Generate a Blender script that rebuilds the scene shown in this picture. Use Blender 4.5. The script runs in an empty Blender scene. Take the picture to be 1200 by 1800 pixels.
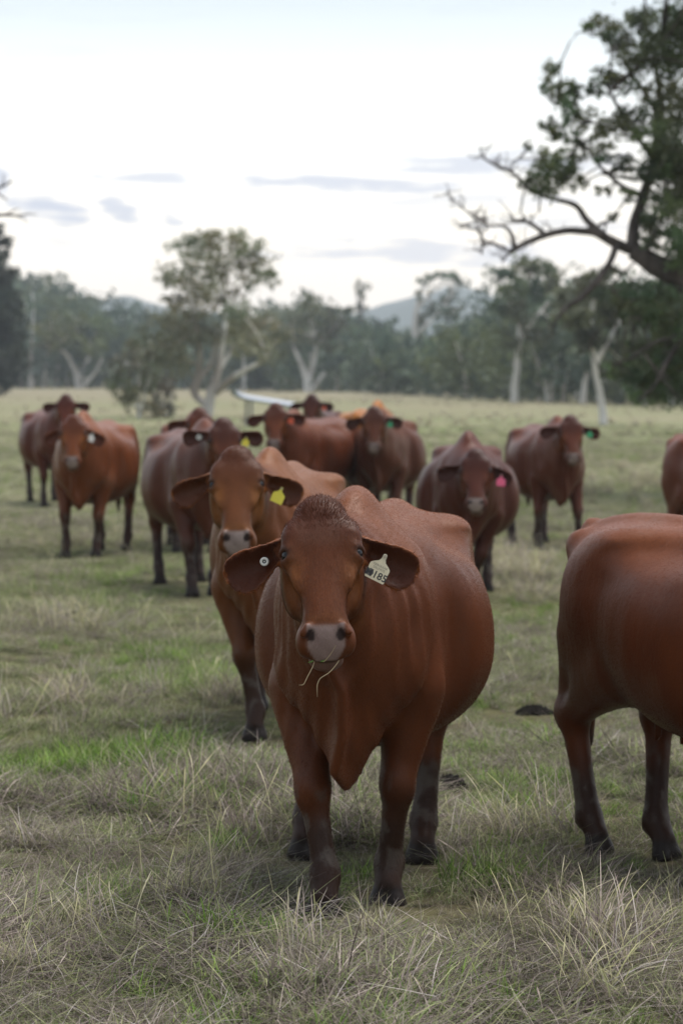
import bpy, math, random
import numpy as np
from mathutils import Vector, Matrix

S = bpy.context.scene
COL = S.collection
R = math.radians

# ------------------------------------------------------------------ camera
cam_d = bpy.data.cameras.new('camera')
cam = bpy.data.objects.new('camera', cam_d)
COL.objects.link(cam)
S.camera = cam
cam_d.sensor_fit = 'VERTICAL'
cam_d.sensor_height = 36.0
cam_d.lens = 100.0
cam_d.clip_start = 0.2
cam_d.clip_end = 9000.0
CAM_H = 1.70
PITCH = math.atan(240 / 5000)
cam.location = (0, 0, CAM_H)
cam.rotation_euler = (math.pi / 2 - PITCH, 0, 0)
cam_d.dof.use_dof = True
cam_d.dof.focus_distance = 8.3
cam_d.dof.aperture_fstop = 4.8
cam_d.dof.aperture_blades = 0

# ------------------------------------------------------------------ world
SUN_EL, SUN_AZ = 68.0, 60.0        # azimuth measured from +Y (view direction) clockwise
world = bpy.data.worlds.new('World')
S.world = world
world.use_nodes = True
wt = world.node_tree
wt.nodes.clear()


def N(tree, typ, **kw):
    n = tree.nodes.new(typ)
    for k, v in kw.items():
        if k.startswith('i_'):
            n.inputs[int(k[2:])].default_value = v
        else:
            setattr(n, k, v)
    return n


def lk(tree, a, b):
    tree.links.new(a, b)


def math_n(tree, op, a, b=None, c=None, clamp=False):
    n = tree.nodes.new('ShaderNodeMath')
    n.operation = op
    n.use_clamp = clamp
    for i, v in enumerate((a, b, c)):
        if v is None:
            continue
        if isinstance(v, (int, float)):
            n.inputs[i].default_value = v
        else:
            tree.links.new(v, n.inputs[i])
    return n.outputs[0]


def mix_col(tree, fac, a, b, blend='MIX'):
    n = tree.nodes.new('ShaderNodeMix')
    n.data_type = 'RGBA'
    n.blend_type = blend
    for sock, v in ((n.inputs[0], fac), (n.inputs[6], a), (n.inputs[7], b)):
        if isinstance(v, (int, float)):
            sock.default_value = v
        elif isinstance(v, (tuple, list)):
            sock.default_value = (*v[:3], 1.0)
        else:
            tree.links.new(v, sock)
    return n.outputs[2]


def build_world():
    t = wt
    sky = N(t, 'ShaderNodeTexSky', sky_type='NISHITA', sun_disc=False)
    sky.sun_elevation = R(SUN_EL)
    sky.sun_rotation = R(SUN_AZ)
    sky.altitude = 100
    sky.air_density = 1.0
    sky.dust_density = 2.5
    sky.ozone_density = 1.0
    tc = N(t, 'ShaderNodeTexCoord')
    sep = N(t, 'ShaderNodeSeparateXYZ')
    lk(t, tc.outputs['Generated'], sep.inputs[0])
    dx, dy, dz = sep.outputs
    # azimuth (0 along +Y) and elevation in degrees
    az = math_n(t, 'MULTIPLY', math_n(t, 'ARCTAN2', dx, dy), 57.2958)
    el = math_n(t, 'MULTIPLY', math_n(t, 'ARCSINE', dz), 57.2958)
    # thin high overcast: a pale veil, creamier towards the horizon
    ramp = N(t, 'ShaderNodeValToRGB')
    elf = math_n(t, 'DIVIDE', el, 60.0, clamp=True)
    lk(t, elf, ramp.inputs[0])
    cr = ramp.color_ramp
    cr.elements[0].position = 0.0
    cr.elements[0].color = (12.2, 10.3, 8.6, 1)
    cr.elements[1].position = 1.0
    cr.elements[1].color = (5.6, 6.3, 7.1, 1)
    for p, c in ((0.05, (11.4, 10.4, 9.0)), (0.095, (8.9, 9.2, 9.2)), (0.125, (6.2, 6.8, 7.1)), (0.3, (6.2, 6.9, 7.5))):
        e = cr.elements.new(p)
        e.color = (*c, 1)
    base = mix_col(t, 0.80, sky.outputs[0], ramp.outputs[0])
    # streaky cloud bars, drawn out along the horizon
    comb = N(t, 'ShaderNodeCombineXYZ')
    lk(t, math_n(t, 'MULTIPLY', az, 0.22), comb.inputs[0])
    lk(t, math_n(t, 'MULTIPLY', el, 1.9), comb.inputs[1])
    nz = N(t, 'ShaderNodeTexNoise')
    nz.inputs['Scale'].default_value = 1.0
    nz.inputs['Detail'].default_value = 5.0
    nz.inputs['Roughness'].default_value = 0.55
    lk(t, comb.outputs[0], nz.inputs['Vector'])
    wob = math_n(t, 'SUBTRACT', nz.outputs['Fac'], 0.5)
    comb2 = N(t, 'ShaderNodeCombineXYZ')
    lk(t, math_n(t, 'MULTIPLY', az, 1.0), comb2.inputs[0])
    lk(t, math_n(t, 'MULTIPLY', el, 6.0), comb2.inputs[1])
    nz2 = N(t, 'ShaderNodeTexNoise')
    nz2.inputs['Scale'].default_value = 1.0
    nz2.inputs['Detail'].default_value = 6.0
    lk(t, comb2.outputs[0], nz2.inputs['Vector'])
    rag = math_n(t, 'SUBTRACT', nz2.outputs['Fac'], 0.5)
    cov = None
    # each bar: azimuth, elevation, half length, half thickness (degrees), strength
    bars = [(0.35, 3.83, 2.3, 0.19, 0.85), (3.4, 4.25, 2.2, 0.28, 0.8), (2.9, 3.5, 3.2, 0.14, 0.5), (1.7, 2.45, 2.6, 0.26, 0.75),
            (-4.1, 3.93, 1.1, 0.12, 0.75), (-5.8, 3.3, 0.85, 0.22, 1.0), (-4.45, 3.3, 0.45, 0.24, 0.9), (-3.45, 3.15, 0.3, 0.16, 0.8),
            (-6.9, 3.9, 0.3, 0.4, 0.9), (-5.5, 2.6, 0.4, 0.12, 0.4), (4.6, 3.05, 2.6, 0.12, 0.5), (-1.2, 2.4, 0.7, 0.1, 0.4),
            (9.5, 3.6, 3.0, 0.3, 0.8), (-11.0, 4.0, 3.0, 0.35, 0.8), (14, 2.8, 3.0, 0.3, 0.7), (-16, 3.0, 4, 0.3, 0.8)]
    for a, e, ha, he, s in bars:
        u = math_n(t, 'DIVIDE', math_n(t, 'SUBTRACT', az, a), ha)
        e2 = math_n(t, 'ADD', math_n(t, 'SUBTRACT', el, e), math_n(t, 'MULTIPLY', wob, 0.55))
        e2 = math_n(t, 'ADD', e2, math_n(t, 'MULTIPLY', u, 0.05 if ha > 1 else 0.10))
        v = math_n(t, 'DIVIDE', e2, he)
        r2 = math_n(t, 'ADD', math_n(t, 'MULTIPLY', u, u), math_n(t, 'MULTIPLY', v, v))
        r2 = math_n(t, 'ADD', r2, math_n(t, 'MULTIPLY', rag, 4.6))
        m = math_n(t, 'MULTIPLY', math_n(t, 'SUBTRACT', 1.25, r2, clamp=True), s)
        cov = m if cov is None else math_n(t, 'MAXIMUM', cov, m)
    # the same kind of bars, anywhere else in the band above the horizon
    band = math_n(t, 'MULTIPLY', math_n(t, 'SUBTRACT', nz.outputs['Fac'], 0.60, clamp=True), 3.0)
    cov = math_n(t, 'MAXIMUM', cov, math_n(t, 'MULTIPLY', band, 0.5))
    col = mix_col(t, math_n(t, 'MULTIPLY', cov, 0.85, clamp=True), base, (3.9, 4.3, 5.4))
    bg = N(t, 'ShaderNodeBackground')
    lk(t, col, bg.inputs[0])
    bg.inputs[1].default_value = 0.080
    out = N(t, 'ShaderNodeOutputWorld')
    lk(t, bg.outputs[0], out.inputs[0])


build_world()

# ------------------------------------------------------------------ sun (thin overcast)
sun_d = bpy.data.lights.new('sun', 'SUN')
sun_d.energy = 2.3
sun_d.angle = R(50)
sun_d.color = (1.0, 0.94, 0.87)
sun = bpy.data.objects.new('sun', sun_d)
COL.objects.link(sun)
_sd = Vector((math.sin(R(SUN_AZ)) * math.cos(R(SUN_EL)), math.cos(R(SUN_AZ)) * math.cos(R(SUN_EL)), math.sin(R(SUN_EL))))
sun.rotation_euler = _sd.to_track_quat('Z', 'Y').to_euler()

# ------------------------------------------------------------------ view / render
S.view_settings.view_transform = 'Standard'
S.view_settings.look = 'None'
S.view_settings.exposure = 0.94
S.view_settings.gamma = 1.0
S.view_settings.use_curve_mapping = False
S.render.engine = 'CYCLES'
S.cycles.use_denoising = True
S.cycles.max_bounces = 6
S.cycles.diffuse_bounces = 3
S.cycles.glossy_bounces = 2
S.cycles.transmission_bounces = 3
S.cycles.transparent_max_bounces = 8
S.cycles.volume_bounces = 0
S.cycles.sample_clamp_indirect = 4.0

# ------------------------------------------------------------------ helpers
FPX = 5000.0                      # focal length in photograph pixels (1200 x 1800)


def ray(px, py):
    """direction through a photograph pixel"""
    c, s = math.cos(PITCH), math.sin(PITCH)
    x, yv = (px - 600) / FPX, (900 - py) / FPX
    return Vector((x, c + yv * s, -s + yv * c))


def at(px, py, dist):
    """point on that pixel's ray at a given depth (world Y)"""
    d = ray(px, py)
    return Vector((0, 0, CAM_H)) + d * (dist / d.y)


def ground_at(px, py):
    d = ray(px, py)
    k = -CAM_H / d.z
    return Vector((d.x * k, d.y * k, 0))


def tag(o, label=None, cat=None, group=None, kind=None):
    if label:
        o['label'] = label
    if cat:
        o['category'] = cat
    if group:
        o['group'] = group
    if kind:
        o['kind'] = kind
    return o


def empty(name, loc=(0, 0, 0), rz=0.0):
    o = bpy.data.objects.new(name, None)
    o.empty_display_size = 0.2
    COL.objects.link(o)
    o.location = loc
    o.rotation_euler = (0, 0, rz)
    return o


def mesh_obj(name, verts, faces, mat, parent=None, smooth=True, cols=None):
    me = bpy.data.meshes.new(name)
    if isinstance(verts, np.ndarray):
        nv = len(verts)
        me.vertices.add(nv)
        me.vertices.foreach_set('co', verts.astype(np.float32).ravel())
        faces = np.asarray(faces, dtype=np.int32)
        nf, k = faces.shape
        me.loops.add(nf * k)
        me.loops.foreach_set('vertex_index', faces.ravel())
        me.polygons.add(nf)
        me.polygons.foreach_set('loop_start', np.arange(nf, dtype=np.int32) * k)
        me.update(calc_edges=True)
        me.validate()
    else:
        me.from_pydata(verts, [], faces)
        me.update()
    if smooth:
        me.polygons.foreach_set('use_smooth', np.ones(len(me.polygons), dtype=bool))
    if cols is not None:
        a = me.color_attributes.new('tint', 'FLOAT_COLOR', 'POINT')
        c = np.ones((len(me.vertices), 4), dtype=np.float32)
        c[:, :cols.shape[1]] = cols
        a.data.foreach_set('color', c.ravel())
    if mat:
        me.materials.append(mat)
    o = bpy.data.objects.new(name, me)
    COL.objects.link(o)
    if parent:
        o.parent = parent
    return o


def vnoise(x, y, seed=0):
    """cheap 2-D value noise, 0..1"""
    x = np.asarray(x, dtype=np.float64)
    y = np.asarray(y, dtype=np.float64)
    xi, yi = np.floor(x), np.floor(y)
    fx, fy = x - xi, y - yi
    fx, fy = fx * fx * (3 - 2 * fx), fy * fy * (3 - 2 * fy)

    def h(a, b):
        v = np.sin(a * 127.1 + b * 311.7 + seed * 74.7) * 43758.5453
        return v - np.floor(v)
    return (h(xi, yi) * (1 - fx) + h(xi + 1, yi) * fx) * (1 - fy) + (h(xi, yi + 1) * (1 - fx) + h(xi + 1, yi + 1) * fx) * fy


def sstep(a, b, x):
    t = np.clip((np.asarray(x, dtype=np.float64) - a) / (b - a), 0, 1)
    return t * t * (3 - 2 * t)


def new_mat(name):
    m = bpy.data.materials.new(name)
    m.use_nodes = True
    t = m.node_tree
    t.nodes.clear()
    out = t.nodes.new('ShaderNodeOutputMaterial')
    return m, t, out


def simple_mat(name, col, rough=0.6, noise=0.0, nscale=20.0, spec=0.3, metal=0.0, bump=0.0):
    m, t, out = new_mat(name)
    p = t.nodes.new('ShaderNodeBsdfPrincipled')
    p.inputs['Roughness'].default_value = rough
    p.inputs['Specular IOR Level'].default_value = spec
    p.inputs['Metallic'].default_value = metal
    nz = N(t, 'ShaderNodeTexNoise')
    tc = N(t, 'ShaderNodeTexCoord')
    lk(t, tc.outputs['Object'], nz.inputs['Vector'])
    nz.inputs['Scale'].default_value = nscale
    nz.inputs['Detail'].default_value = 4
    f = math_n(t, 'MULTIPLY', nz.outputs['Fac'], noise)
    c = mix_col(t, f, col, tuple(v * 0.35 for v in col))
    lk(t, c, p.inputs['Base Color'])
    if bump:
        b = N(t, 'ShaderNodeBump')
        b.inputs['Strength'].default_value = bump
        b.inputs['Distance'].default_value = 0.01
        lk(t, nz.outputs['Fac'], b.inputs['Height'])
        lk(t, b.outputs[0], p.inputs['Normal'])
    lk(t, p.outputs[0], out.inputs[0])
    return m
# ================================================================== the land
def ground_z(x, y):
    x = np.asarray(x, float)
    y = np.asarray(y, float)
    z = 0.035 * (vnoise(x / 1.1 + 7, y / 1.1, 2) - 0.5) + 0.07 * (vnoise(x / 4.0, y / 4.0 + 3, 5) - 0.5) * sstep(10, 16, y)
    z = z + 0.25 * (vnoise(x / 30.0, y / 30.0, 8) - 0.5) * sstep(40, 90, y)
    z = z + 15.0 * np.exp(-(np.maximum(x + 95, 0) / 42) ** 2) * np.exp(-((y - 580) / 130) ** 2)          # wooded rise on the left
    z = z + 6.0 * np.exp(-((x - 150) / 70) ** 2) * np.exp(-((y - 560) / 160) ** 2)
    return z


def mat_ground():
    m, t, out = new_mat('pasture_soil')
    p = t.nodes.new('ShaderNodeBsdfPrincipled')
    p.inputs['Roughness'].default_value = 0.95
    p.inputs['Specular IOR Level'].default_value = 0.05
    g = N(t, 'ShaderNodeNewGeometry')

    def noise(scale, detail=4, rough=0.55):
        n = N(t, 'ShaderNodeTexNoise')
        n.inputs['Scale'].default_value = scale
        n.inputs['Detail'].default_value = detail
        n.inputs['Roughness'].default_value = rough
        lk(t, g.outputs['Position'], n.inputs['Vector'])
        return n.outputs['Fac']

    def ramp(f, a, b):
        n = N(t, 'ShaderNodeMapRange')
        n.inputs[1].default_value = a
        n.inputs[2].default_value = b
        lk(t, f, n.inputs[0])
        return n.outputs[0]
    sep = N(t, 'ShaderNodeSeparateXYZ')
    lk(t, g.outputs['Position'], sep.inputs[0])
    big, mid, fine, tiny = noise(0.16), noise(0.9), noise(6.0, 5), noise(45.0, 4, 0.7)
    c = mix_col(t, ramp(mid, 0.42, 0.62), (0.142, 0.124, 0.070), (0.108, 0.135, 0.041))
    c = mix_col(t, ramp(big, 0.40, 0.62), c, (0.223, 0.196, 0.115))
    c = mix_col(t, math_n(t, 'MULTIPLY', ramp(fine, 0.45, 0.70), 0.6), c, (0.081, 0.068, 0.049))
    far = ramp(sep.outputs[1], 14.0, 45.0)
    cf = mix_col(t, ramp(noise(0.05), 0.40, 0.62), (0.185, 0.210, 0.105), (0.250, 0.230, 0.150))
    cf = mix_col(t, math_n(t, 'MULTIPLY', ramp(noise(0.55), 0.45, 0.7), 0.5), cf, (0.16, 0.17, 0.075))
    cf = mix_col(t, ramp(sep.outputs[1], 90.0, 240.0), cf, (0.240, 0.215, 0.145))
    c = mix_col(t, 1.0, c, (0.62, 0.60, 0.58), 'MULTIPLY')
    c = mix_col(t, far, c, cf)
    c = mix_col(t, math_n(t, 'MULTIPLY', ramp(tiny, 0.35, 0.75), 0.45), c, (0.054, 0.046, 0.030))
    lk(t, c, p.inputs['Base Color'])
    b = N(t, 'ShaderNodeBump')
    b.inputs['Strength'].default_value = 0.9
    b.inputs['Distance'].default_value = 0.03
    lk(t, math_n(t, 'ADD', fine, math_n(t, 'MULTIPLY', tiny, 0.4)), b.inputs['Height'])
    lk(t, b.outputs[0], p.inputs['Normal'])
    lk(t, p.outputs[0], out.inputs[0])
    return m


def build_ground():
    def axis(vals):
        return np.array(sorted(set(np.round(np.concatenate(vals), 3))))
    xs = axis([np.arange(-6, 6.01, 0.15), np.arange(-30, 30.1, 1.5), np.arange(-300, 301, 12.0), np.arange(-2500, 2501, 125.0)])
    ys = axis([np.arange(5, 20, 0.15), np.arange(20, 60, 0.8), np.arange(-50, 200, 5.0), np.arange(200, 800, 12.0), np.arange(800, 2601, 120.0)])
    X, Y = np.meshgrid(xs, ys, indexing='ij')
    Z = ground_z(X, Y)
    V = np.stack([X.ravel(), Y.ravel(), Z.ravel()], 1)
    ny = len(ys)
    i, j = np.meshgrid(np.arange(len(xs) - 1), np.arange(ny - 1), indexing='ij')
    a = (i * ny + j).ravel()
    Q = np.stack([a, a + ny, a + ny + 1, a + 1], 1)
    o = mesh_obj('ground', V, Q, mat_ground(), None)
    tag(o, kind='structure')


build_ground()


def build_hills():
    prof = [(-1500, 560), (-900, 535), (-400, 545), (0, 544), (150, 540), (190, 533), (235, 530), (285, 535), (340, 550), (430, 556), (540, 560), (620, 553), (665, 538), (710, 524),
            (760, 518), (800, 514), (845, 515), (875, 528), (930, 542), (1050, 548), (1250, 535), (1600, 545), (2200, 530), (2900, 560)]
    D = 2150.0
    xs = np.linspace(-1500, 2900, 260)
    py = np.interp(xs, [p[0] for p in prof], [p[1] for p in prof])
    for _ in range(3):
        py[1:-1] = (py[:-2] + 2 * py[1:-1] + py[2:]) / 4
    py = py + 3.0 * (vnoise(xs / 35.0, xs * 0, 4) - 0.5) + 1.6 * (vnoise(xs / 11.0, xs * 0, 6) - 0.5)
    rows = [(1350, -0.02), (1500, 0.12), (1650, 0.30), (1800, 0.55), (1950, 0.80), (2080, 0.95), (2150, 1.0), (2250, 0.9), (2400, 0.5), (2550, 0.0)]
    V = []
    for y, k in rows:
        z = ((660 - py) / FPX * D + CAM_H) * k * (1 + 0.25 * (vnoise(xs / 60.0, xs * 0 + y / 90, 9) - 0.5) * (k < 0.98)) - 1.5 * (k < 0.01)
        x = np.clip((xs - 600) / FPX * D * 2.4, -2450, 2450) * 0 + (xs - 600) / FPX * D
        V.append(np.stack([x, np.full_like(x, y), z], 1))
    V = np.concatenate(V)
    n = len(xs)
    i, j = np.meshgrid(np.arange(len(rows) - 1), np.arange(n - 1), indexing='ij')
    a = (i * n + j).ravel()
    Q = np.stack([a, a + 1, a + n + 1, a + n], 1)
    o = mesh_obj('hills', V, Q, simple_mat('hill_forest', (0.050, 0.068, 0.055), 0.95, 0.5, 0.02, 0.05), None)
    tag(o, kind='structure')


build_hills()
# ================================================================== materials
M = {}


def mat_hide():
    m, t, out = new_mat('hide')
    p = t.nodes.new('ShaderNodeBsdfPrincipled')
    at_ = N(t, 'ShaderNodeAttribute', attribute_name='tint')
    tc = N(t, 'ShaderNodeTexCoord')
    n1 = N(t, 'ShaderNodeTexNoise')
    n1.inputs['Scale'].default_value = 260
    n1.inputs['Detail'].default_value = 2
    mp = N(t, 'ShaderNodeMapping')
    mp.inputs['Scale'].default_value = (1.0, 1.0, 0.38)
    lk(t, tc.outputs['Object'], mp.inputs[0])
    lk(t, mp.outputs[0], n1.inputs['Vector'])
    n2 = N(t, 'ShaderNodeTexNoise')
    n2.inputs['Scale'].default_value = 28
    n2.inputs['Detail'].default_value = 5
    lk(t, mp.outputs[0], n2.inputs['Vector'])
    f = math_n(t, 'ADD', math_n(t, 'MULTIPLY', n1.outputs['Fac'], 0.42), math_n(t, 'MULTIPLY', n2.outputs['Fac'], 0.30))
    n3 = N(t, 'ShaderNodeTexNoise')
    n3.inputs['Scale'].default_value = 5.5
    n3.inputs['Detail'].default_value = 5
    lk(t, mp.outputs[0], n3.inputs['Vector'])
    f = math_n(t, 'ADD', f, math_n(t, 'MULTIPLY', n3.outputs['Fac'], 0.5))
    f = math_n(t, 'ADD', f, 0.40)
    cb = N(t, 'ShaderNodeCombineXYZ')
    for i in range(3):
        lk(t, f, cb.inputs[i])
    c = mix_col(t, 1.0, at_.outputs['Color'], cb.outputs[0], 'MULTIPLY')
    lk(t, c, p.inputs['Base Color'])
    p.inputs['Roughness'].default_value = 0.40
    p.inputs['Specular IOR Level'].default_value = 0.15
    p.inputs['Sheen Weight'].default_value = 0.015
    p.inputs['Sheen Roughness'].default_value = 0.45
    p.inputs['Sheen Tint'].default_value = (1.0, 0.80, 0.70, 1)
    b = N(t, 'ShaderNodeBump')
    b.inputs['Strength'].default_value = 0.55
    b.inputs['Distance'].default_value = 0.003
    h = math_n(t, 'ADD', math_n(t, 'MULTIPLY', n1.outputs['Fac'], 0.5), math_n(t, 'MULTIPLY', n2.outputs['Fac'], 1.2))
    lk(t, h, b.inputs['Height'])
    lk(t, b.outputs[0], p.inputs['Normal'])
    lk(t, p.outputs[0], out.inputs[0])
    return m


M['hide'] = mat_hide()


def mat_coat():
    m, t, out = new_mat('coat')
    at_ = N(t, 'ShaderNodeAttribute', attribute_name='tint')
    d = N(t, 'ShaderNodeBsdfPrincipled')
    lk(t, at_.outputs['Color'], d.inputs['Base Color'])
    d.inputs['Roughness'].default_value = 0.55
    d.inputs['Specular IOR Level'].default_value = 0.09
    lk(t, d.outputs[0], out.inputs[0])
    return m


M['coat'] = mat_coat()
M['eye'] = simple_mat('eye_dark', (0.006, 0.005, 0.006), 0.05, spec=0.25)
M['tag_cream'] = simple_mat('tag_cream', (0.62, 0.56, 0.40), 0.5, 0.45, 60)
M['tag_yellow'] = simple_mat('tag_yellow', (0.58, 0.50, 0.05), 0.45, 0.2, 40)
M['tag_white'] = simple_mat('tag_white', (0.6, 0.59, 0.55), 0.45, 0.15, 40)
M['tag_green'] = simple_mat('tag_green', (0.03, 0.26, 0.11), 0.45, 0.15, 40)
M['tag_orange'] = simple_mat('tag_orange', (0.55, 0.09, 0.035), 0.45, 0.15, 40)
M['tag_pink'] = simple_mat('tag_pink', (0.62, 0.10, 0.19), 0.45, 0.15, 40)
M['tag_stud'] = simple_mat('tag_stud', (0.30, 0.27, 0.21), 0.5)
M['tag_ink'] = simple_mat('tag_ink', (0.03, 0.03, 0.032), 0.6)
M['tag_ink_faded'] = simple_mat('tag_ink_faded', (0.10, 0.095, 0.085), 0.6)
M['dark_plastic'] = simple_mat('dark_plastic', (0.02, 0.03, 0.035), 0.4)
# ================================================================== cattle
def smin(a, b, k):
    h = np.clip(0.5 + 0.5 * (b - a) / k, 0, 1)
    return b + (a - b) * h - k * h * (1 - h)


def graded_axis(lo, hi, flo, fhi, coarse, fine):
    """1-D coordinates, fine between flo and fhi and coarser outside"""
    pts = [flo]
    while pts[-1] < fhi:
        pts.append(pts[-1] + fine)
    st = fine
    while pts[-1] < hi:
        st = min(coarse, st * 1.15)
        pts.append(pts[-1] + st)
    st = fine
    left = [flo]
    while left[-1] > lo:
        st = min(coarse, st * 1.15)
        left.append(left[-1] - st)
    return np.array(left[:0:-1] + pts, dtype=np.float32)


class Field:
    """a solid described by a distance field on a graded grid"""

    def __init__(self, xs, ys, zs):
        self.ax = (xs, ys, zs)
        self.F = np.full((len(xs), len(ys), len(zs)), 0.6, dtype=np.float32)

    def window(self, lo, hi):
        sl = []
        for a, l, h in zip(self.ax, lo, hi):
            i0 = max(0, int(np.searchsorted(a, l)) - 1)
            i1 = min(len(a), int(np.searchsorted(a, h)) + 1)
            sl.append(slice(i0, i1))
        X = self.ax[0][sl[0]][:, None, None]
        Y = self.ax[1][sl[1]][None, :, None]
        Z = self.ax[2][sl[2]][None, None, :]
        return tuple(sl), X, Y, Z

    def put(self, fn, lo, hi, k, sub=False):
        m = k + 0.05
        sl, X, Y, Z = self.window([v - m for v in lo], [v + m for v in hi])
        if any(s.stop <= s.start for s in sl):
            return
        d = fn(X, Y, Z)
        if sub:
            self.F[sl] = -smin(-self.F[sl], d, k)
        else:
            self.F[sl] = smin(self.F[sl], d, k)

    def cone(self, a, b, ra, rb, k=0.05, sub=False):
        a = np.asarray(a, float)
        b = np.asarray(b, float)
        ab = b - a
        L2 = float(ab @ ab) + 1e-9
        r = max(ra, rb)

        def fn(X, Y, Z):
            t = np.clip(((X - a[0]) * ab[0] + (Y - a[1]) * ab[1] + (Z - a[2]) * ab[2]) / L2, 0, 1)
            q = (X - a[0] - t * ab[0]) ** 2 + (Y - a[1] - t * ab[1]) ** 2 + (Z - a[2] - t * ab[2]) ** 2
            return np.sqrt(q) - (ra + t * (rb - ra))
        self.put(fn, np.minimum(a, b) - r, np.maximum(a, b) + r, k, sub)

    def chain(self, pts, rads, k=0.05):
        """a run of cones joined without swelling at the joints"""
        P_ = [np.asarray(p, float) for p in pts]
        # round off the polyline and its radii a little
        t0 = np.linspace(0, 1, len(P_))
        n = 3 * (len(P_) - 1) + 1
        t = np.linspace(0, 1, n)
        A = np.stack([np.interp(t, t0, [p[c] for p in P_]) for c in range(3)], 1)
        r = np.interp(t, t0, rads)
        for _ in range(2):
            A[1:-1] = (A[:-2] + 2 * A[1:-1] + A[2:]) / 4
            r[1:-1] = (r[:-2] + 2 * r[1:-1] + r[2:]) / 4

        def fn(X, Y, Z):
            out = None
            for i in range(n - 1):
                a, ab = A[i], A[i + 1] - A[i]
                L2 = float(ab @ ab) + 1e-9
                q = np.clip(((X - a[0]) * ab[0] + (Y - a[1]) * ab[1] + (Z - a[2]) * ab[2]) / L2, 0, 1)
                d = np.sqrt((X - a[0] - q * ab[0]) ** 2 + (Y - a[1] - q * ab[1]) ** 2 + (Z - a[2] - q * ab[2]) ** 2) - (r[i] + q * (r[i + 1] - r[i]))
                out = d if out is None else np.minimum(out, d)
            return out
        m = float(max(rads))
        self.put(fn, A.min(0) - m, A.max(0) + m, k)

    def ell(self, c, r, k=0.05, axes=None, sub=False):
        c = np.asarray(c, float)
        r = np.asarray(r, float)
        A = np.eye(3) if axes is None else np.asarray(axes, float)   # rows are the axes
        ext = np.sqrt(((A * r[:, None]) ** 2).sum(0))

        def fn(X, Y, Z):
            px, py, pz = X - c[0], Y - c[1], Z - c[2]
            k0 = 0
            k1 = 0
            for i in range(3):
                q = px * A[i, 0] + py * A[i, 1] + pz * A[i, 2]
                k0 = k0 + (q / r[i]) ** 2
                k1 = k1 + (q / r[i] ** 2) ** 2
            k0 = np.sqrt(k0)
            k1 = np.sqrt(k1) + 1e-6
            return k0 * (k0 - 1) / k1
        self.put(fn, c - ext, c + ext, k, sub)

    def loft(self, O, A, tab, k=0.05, p=2.3, zc=0.5, pfront=None):
        """tube along A[0] from table rows (s, top, bottom, half width); A[1] is 'up', A[2] lateral"""
        tab = np.asarray(tab, float)
        O = np.asarray(O, float)
        A = np.asarray(A, float)
        s0, s1 = tab[0, 0], tab[-1, 0]
        cs = []
        for s, tp, bt, hw in tab:
            for u in (tp, bt):
                for w in (-hw, hw):
                    cs.append(O + A[0] * s + A[1] * u + A[2] * w)
        cs = np.array(cs)
        # smooth interpolation of the table
        ss = np.linspace(s0, s1, 160)

        def cub(col):
            v = np.interp(ss, tab[:, 0], tab[:, col])
            for _ in range(10):
                v[1:-1] = (v[:-2] + 2 * v[1:-1] + v[2:]) / 4
            return v
        T, B, H = cub(1), cub(2), cub(3)

        def fn(X, Y, Z):
            px, py, pz = X - O[0], Y - O[1], Z - O[2]
            s = px * A[0, 0] + py * A[0, 1] + pz * A[0, 2]
            u = px * A[1, 0] + py * A[1, 1] + pz * A[1, 2]
            w = px * A[2, 0] + py * A[2, 1] + pz * A[2, 2]
            sc = np.clip(s, s0, s1)
            tp = np.interp(sc, ss, T)
            bt = np.interp(sc, ss, B)
            hw = np.interp(sc, ss, H)
            mid = bt + (tp - bt) * zc
            du = u - mid
            hu = np.where(du > 0, tp - mid, mid - bt)
            pp = p if pfront is None else np.where(du > 0, pfront, p)
            f = (np.abs(w / hw) ** pp + np.abs(du / hu) ** pp) ** (1 / pp) + 1e-6
            rho = np.sqrt(du * du + w * w)
            d = rho * (1 - 1 / f)
            near = f < 0.35
            d = np.where(near, -0.65 * np.minimum(hw, hu), d)
            e = s - sc
            return np.where(np.abs(e) > 0, np.sqrt(np.maximum(d, 0) ** 2 + e * e), d).astype(np.float32)
        self.put(fn, cs.min(0), cs.max(0), k)

    def surface(self):
        F = self.F
        nx, ny, nz = F.shape
        inside = F < 0
        code = np.zeros((nx - 1, ny - 1, nz - 1), dtype=np.int8)
        for i in (0, 1):
            for j in (0, 1):
                for k in (0, 1):
                    code += inside[i:nx - 1 + i, j:ny - 1 + j, k:nz - 1 + k]
        act = (code > 0) & (code < 8)
        idx = np.argwhere(act)
        n = len(idx)
        vid = np.full(act.shape, -1, dtype=np.int32)
        vid[act] = np.arange(n)
        acc = np.zeros((n, 3))
        cnt = np.zeros(n)
        corners = [(i, j, k) for i in (0, 1) for j in (0, 1) for k in (0, 1)]
        val = {c: F[idx[:, 0] + c[0], idx[:, 1] + c[1], idx[:, 2] + c[2]].astype(float) for c in corners}
        for c in corners:
            for axn in range(3):
                if c[axn]:
                    continue
                e = list(c)
                e[axn] = 1
                va, vb = val[c], val[tuple(e)]
                cr = (va < 0) != (vb < 0)
                t = np.where(cr, va / np.where(cr, va - vb, 1), 0)
                pos = np.tile(np.array(c, float), (n, 1))
                pos[:, axn] = t
                acc += pos * cr[:, None]
                cnt += cr
        p = idx + acc / cnt[:, None]
        V = np.stack([np.interp(p[:, a], np.arange(len(self.ax[a])), self.ax[a]) for a in range(3)], 1)
        quads = []
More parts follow.
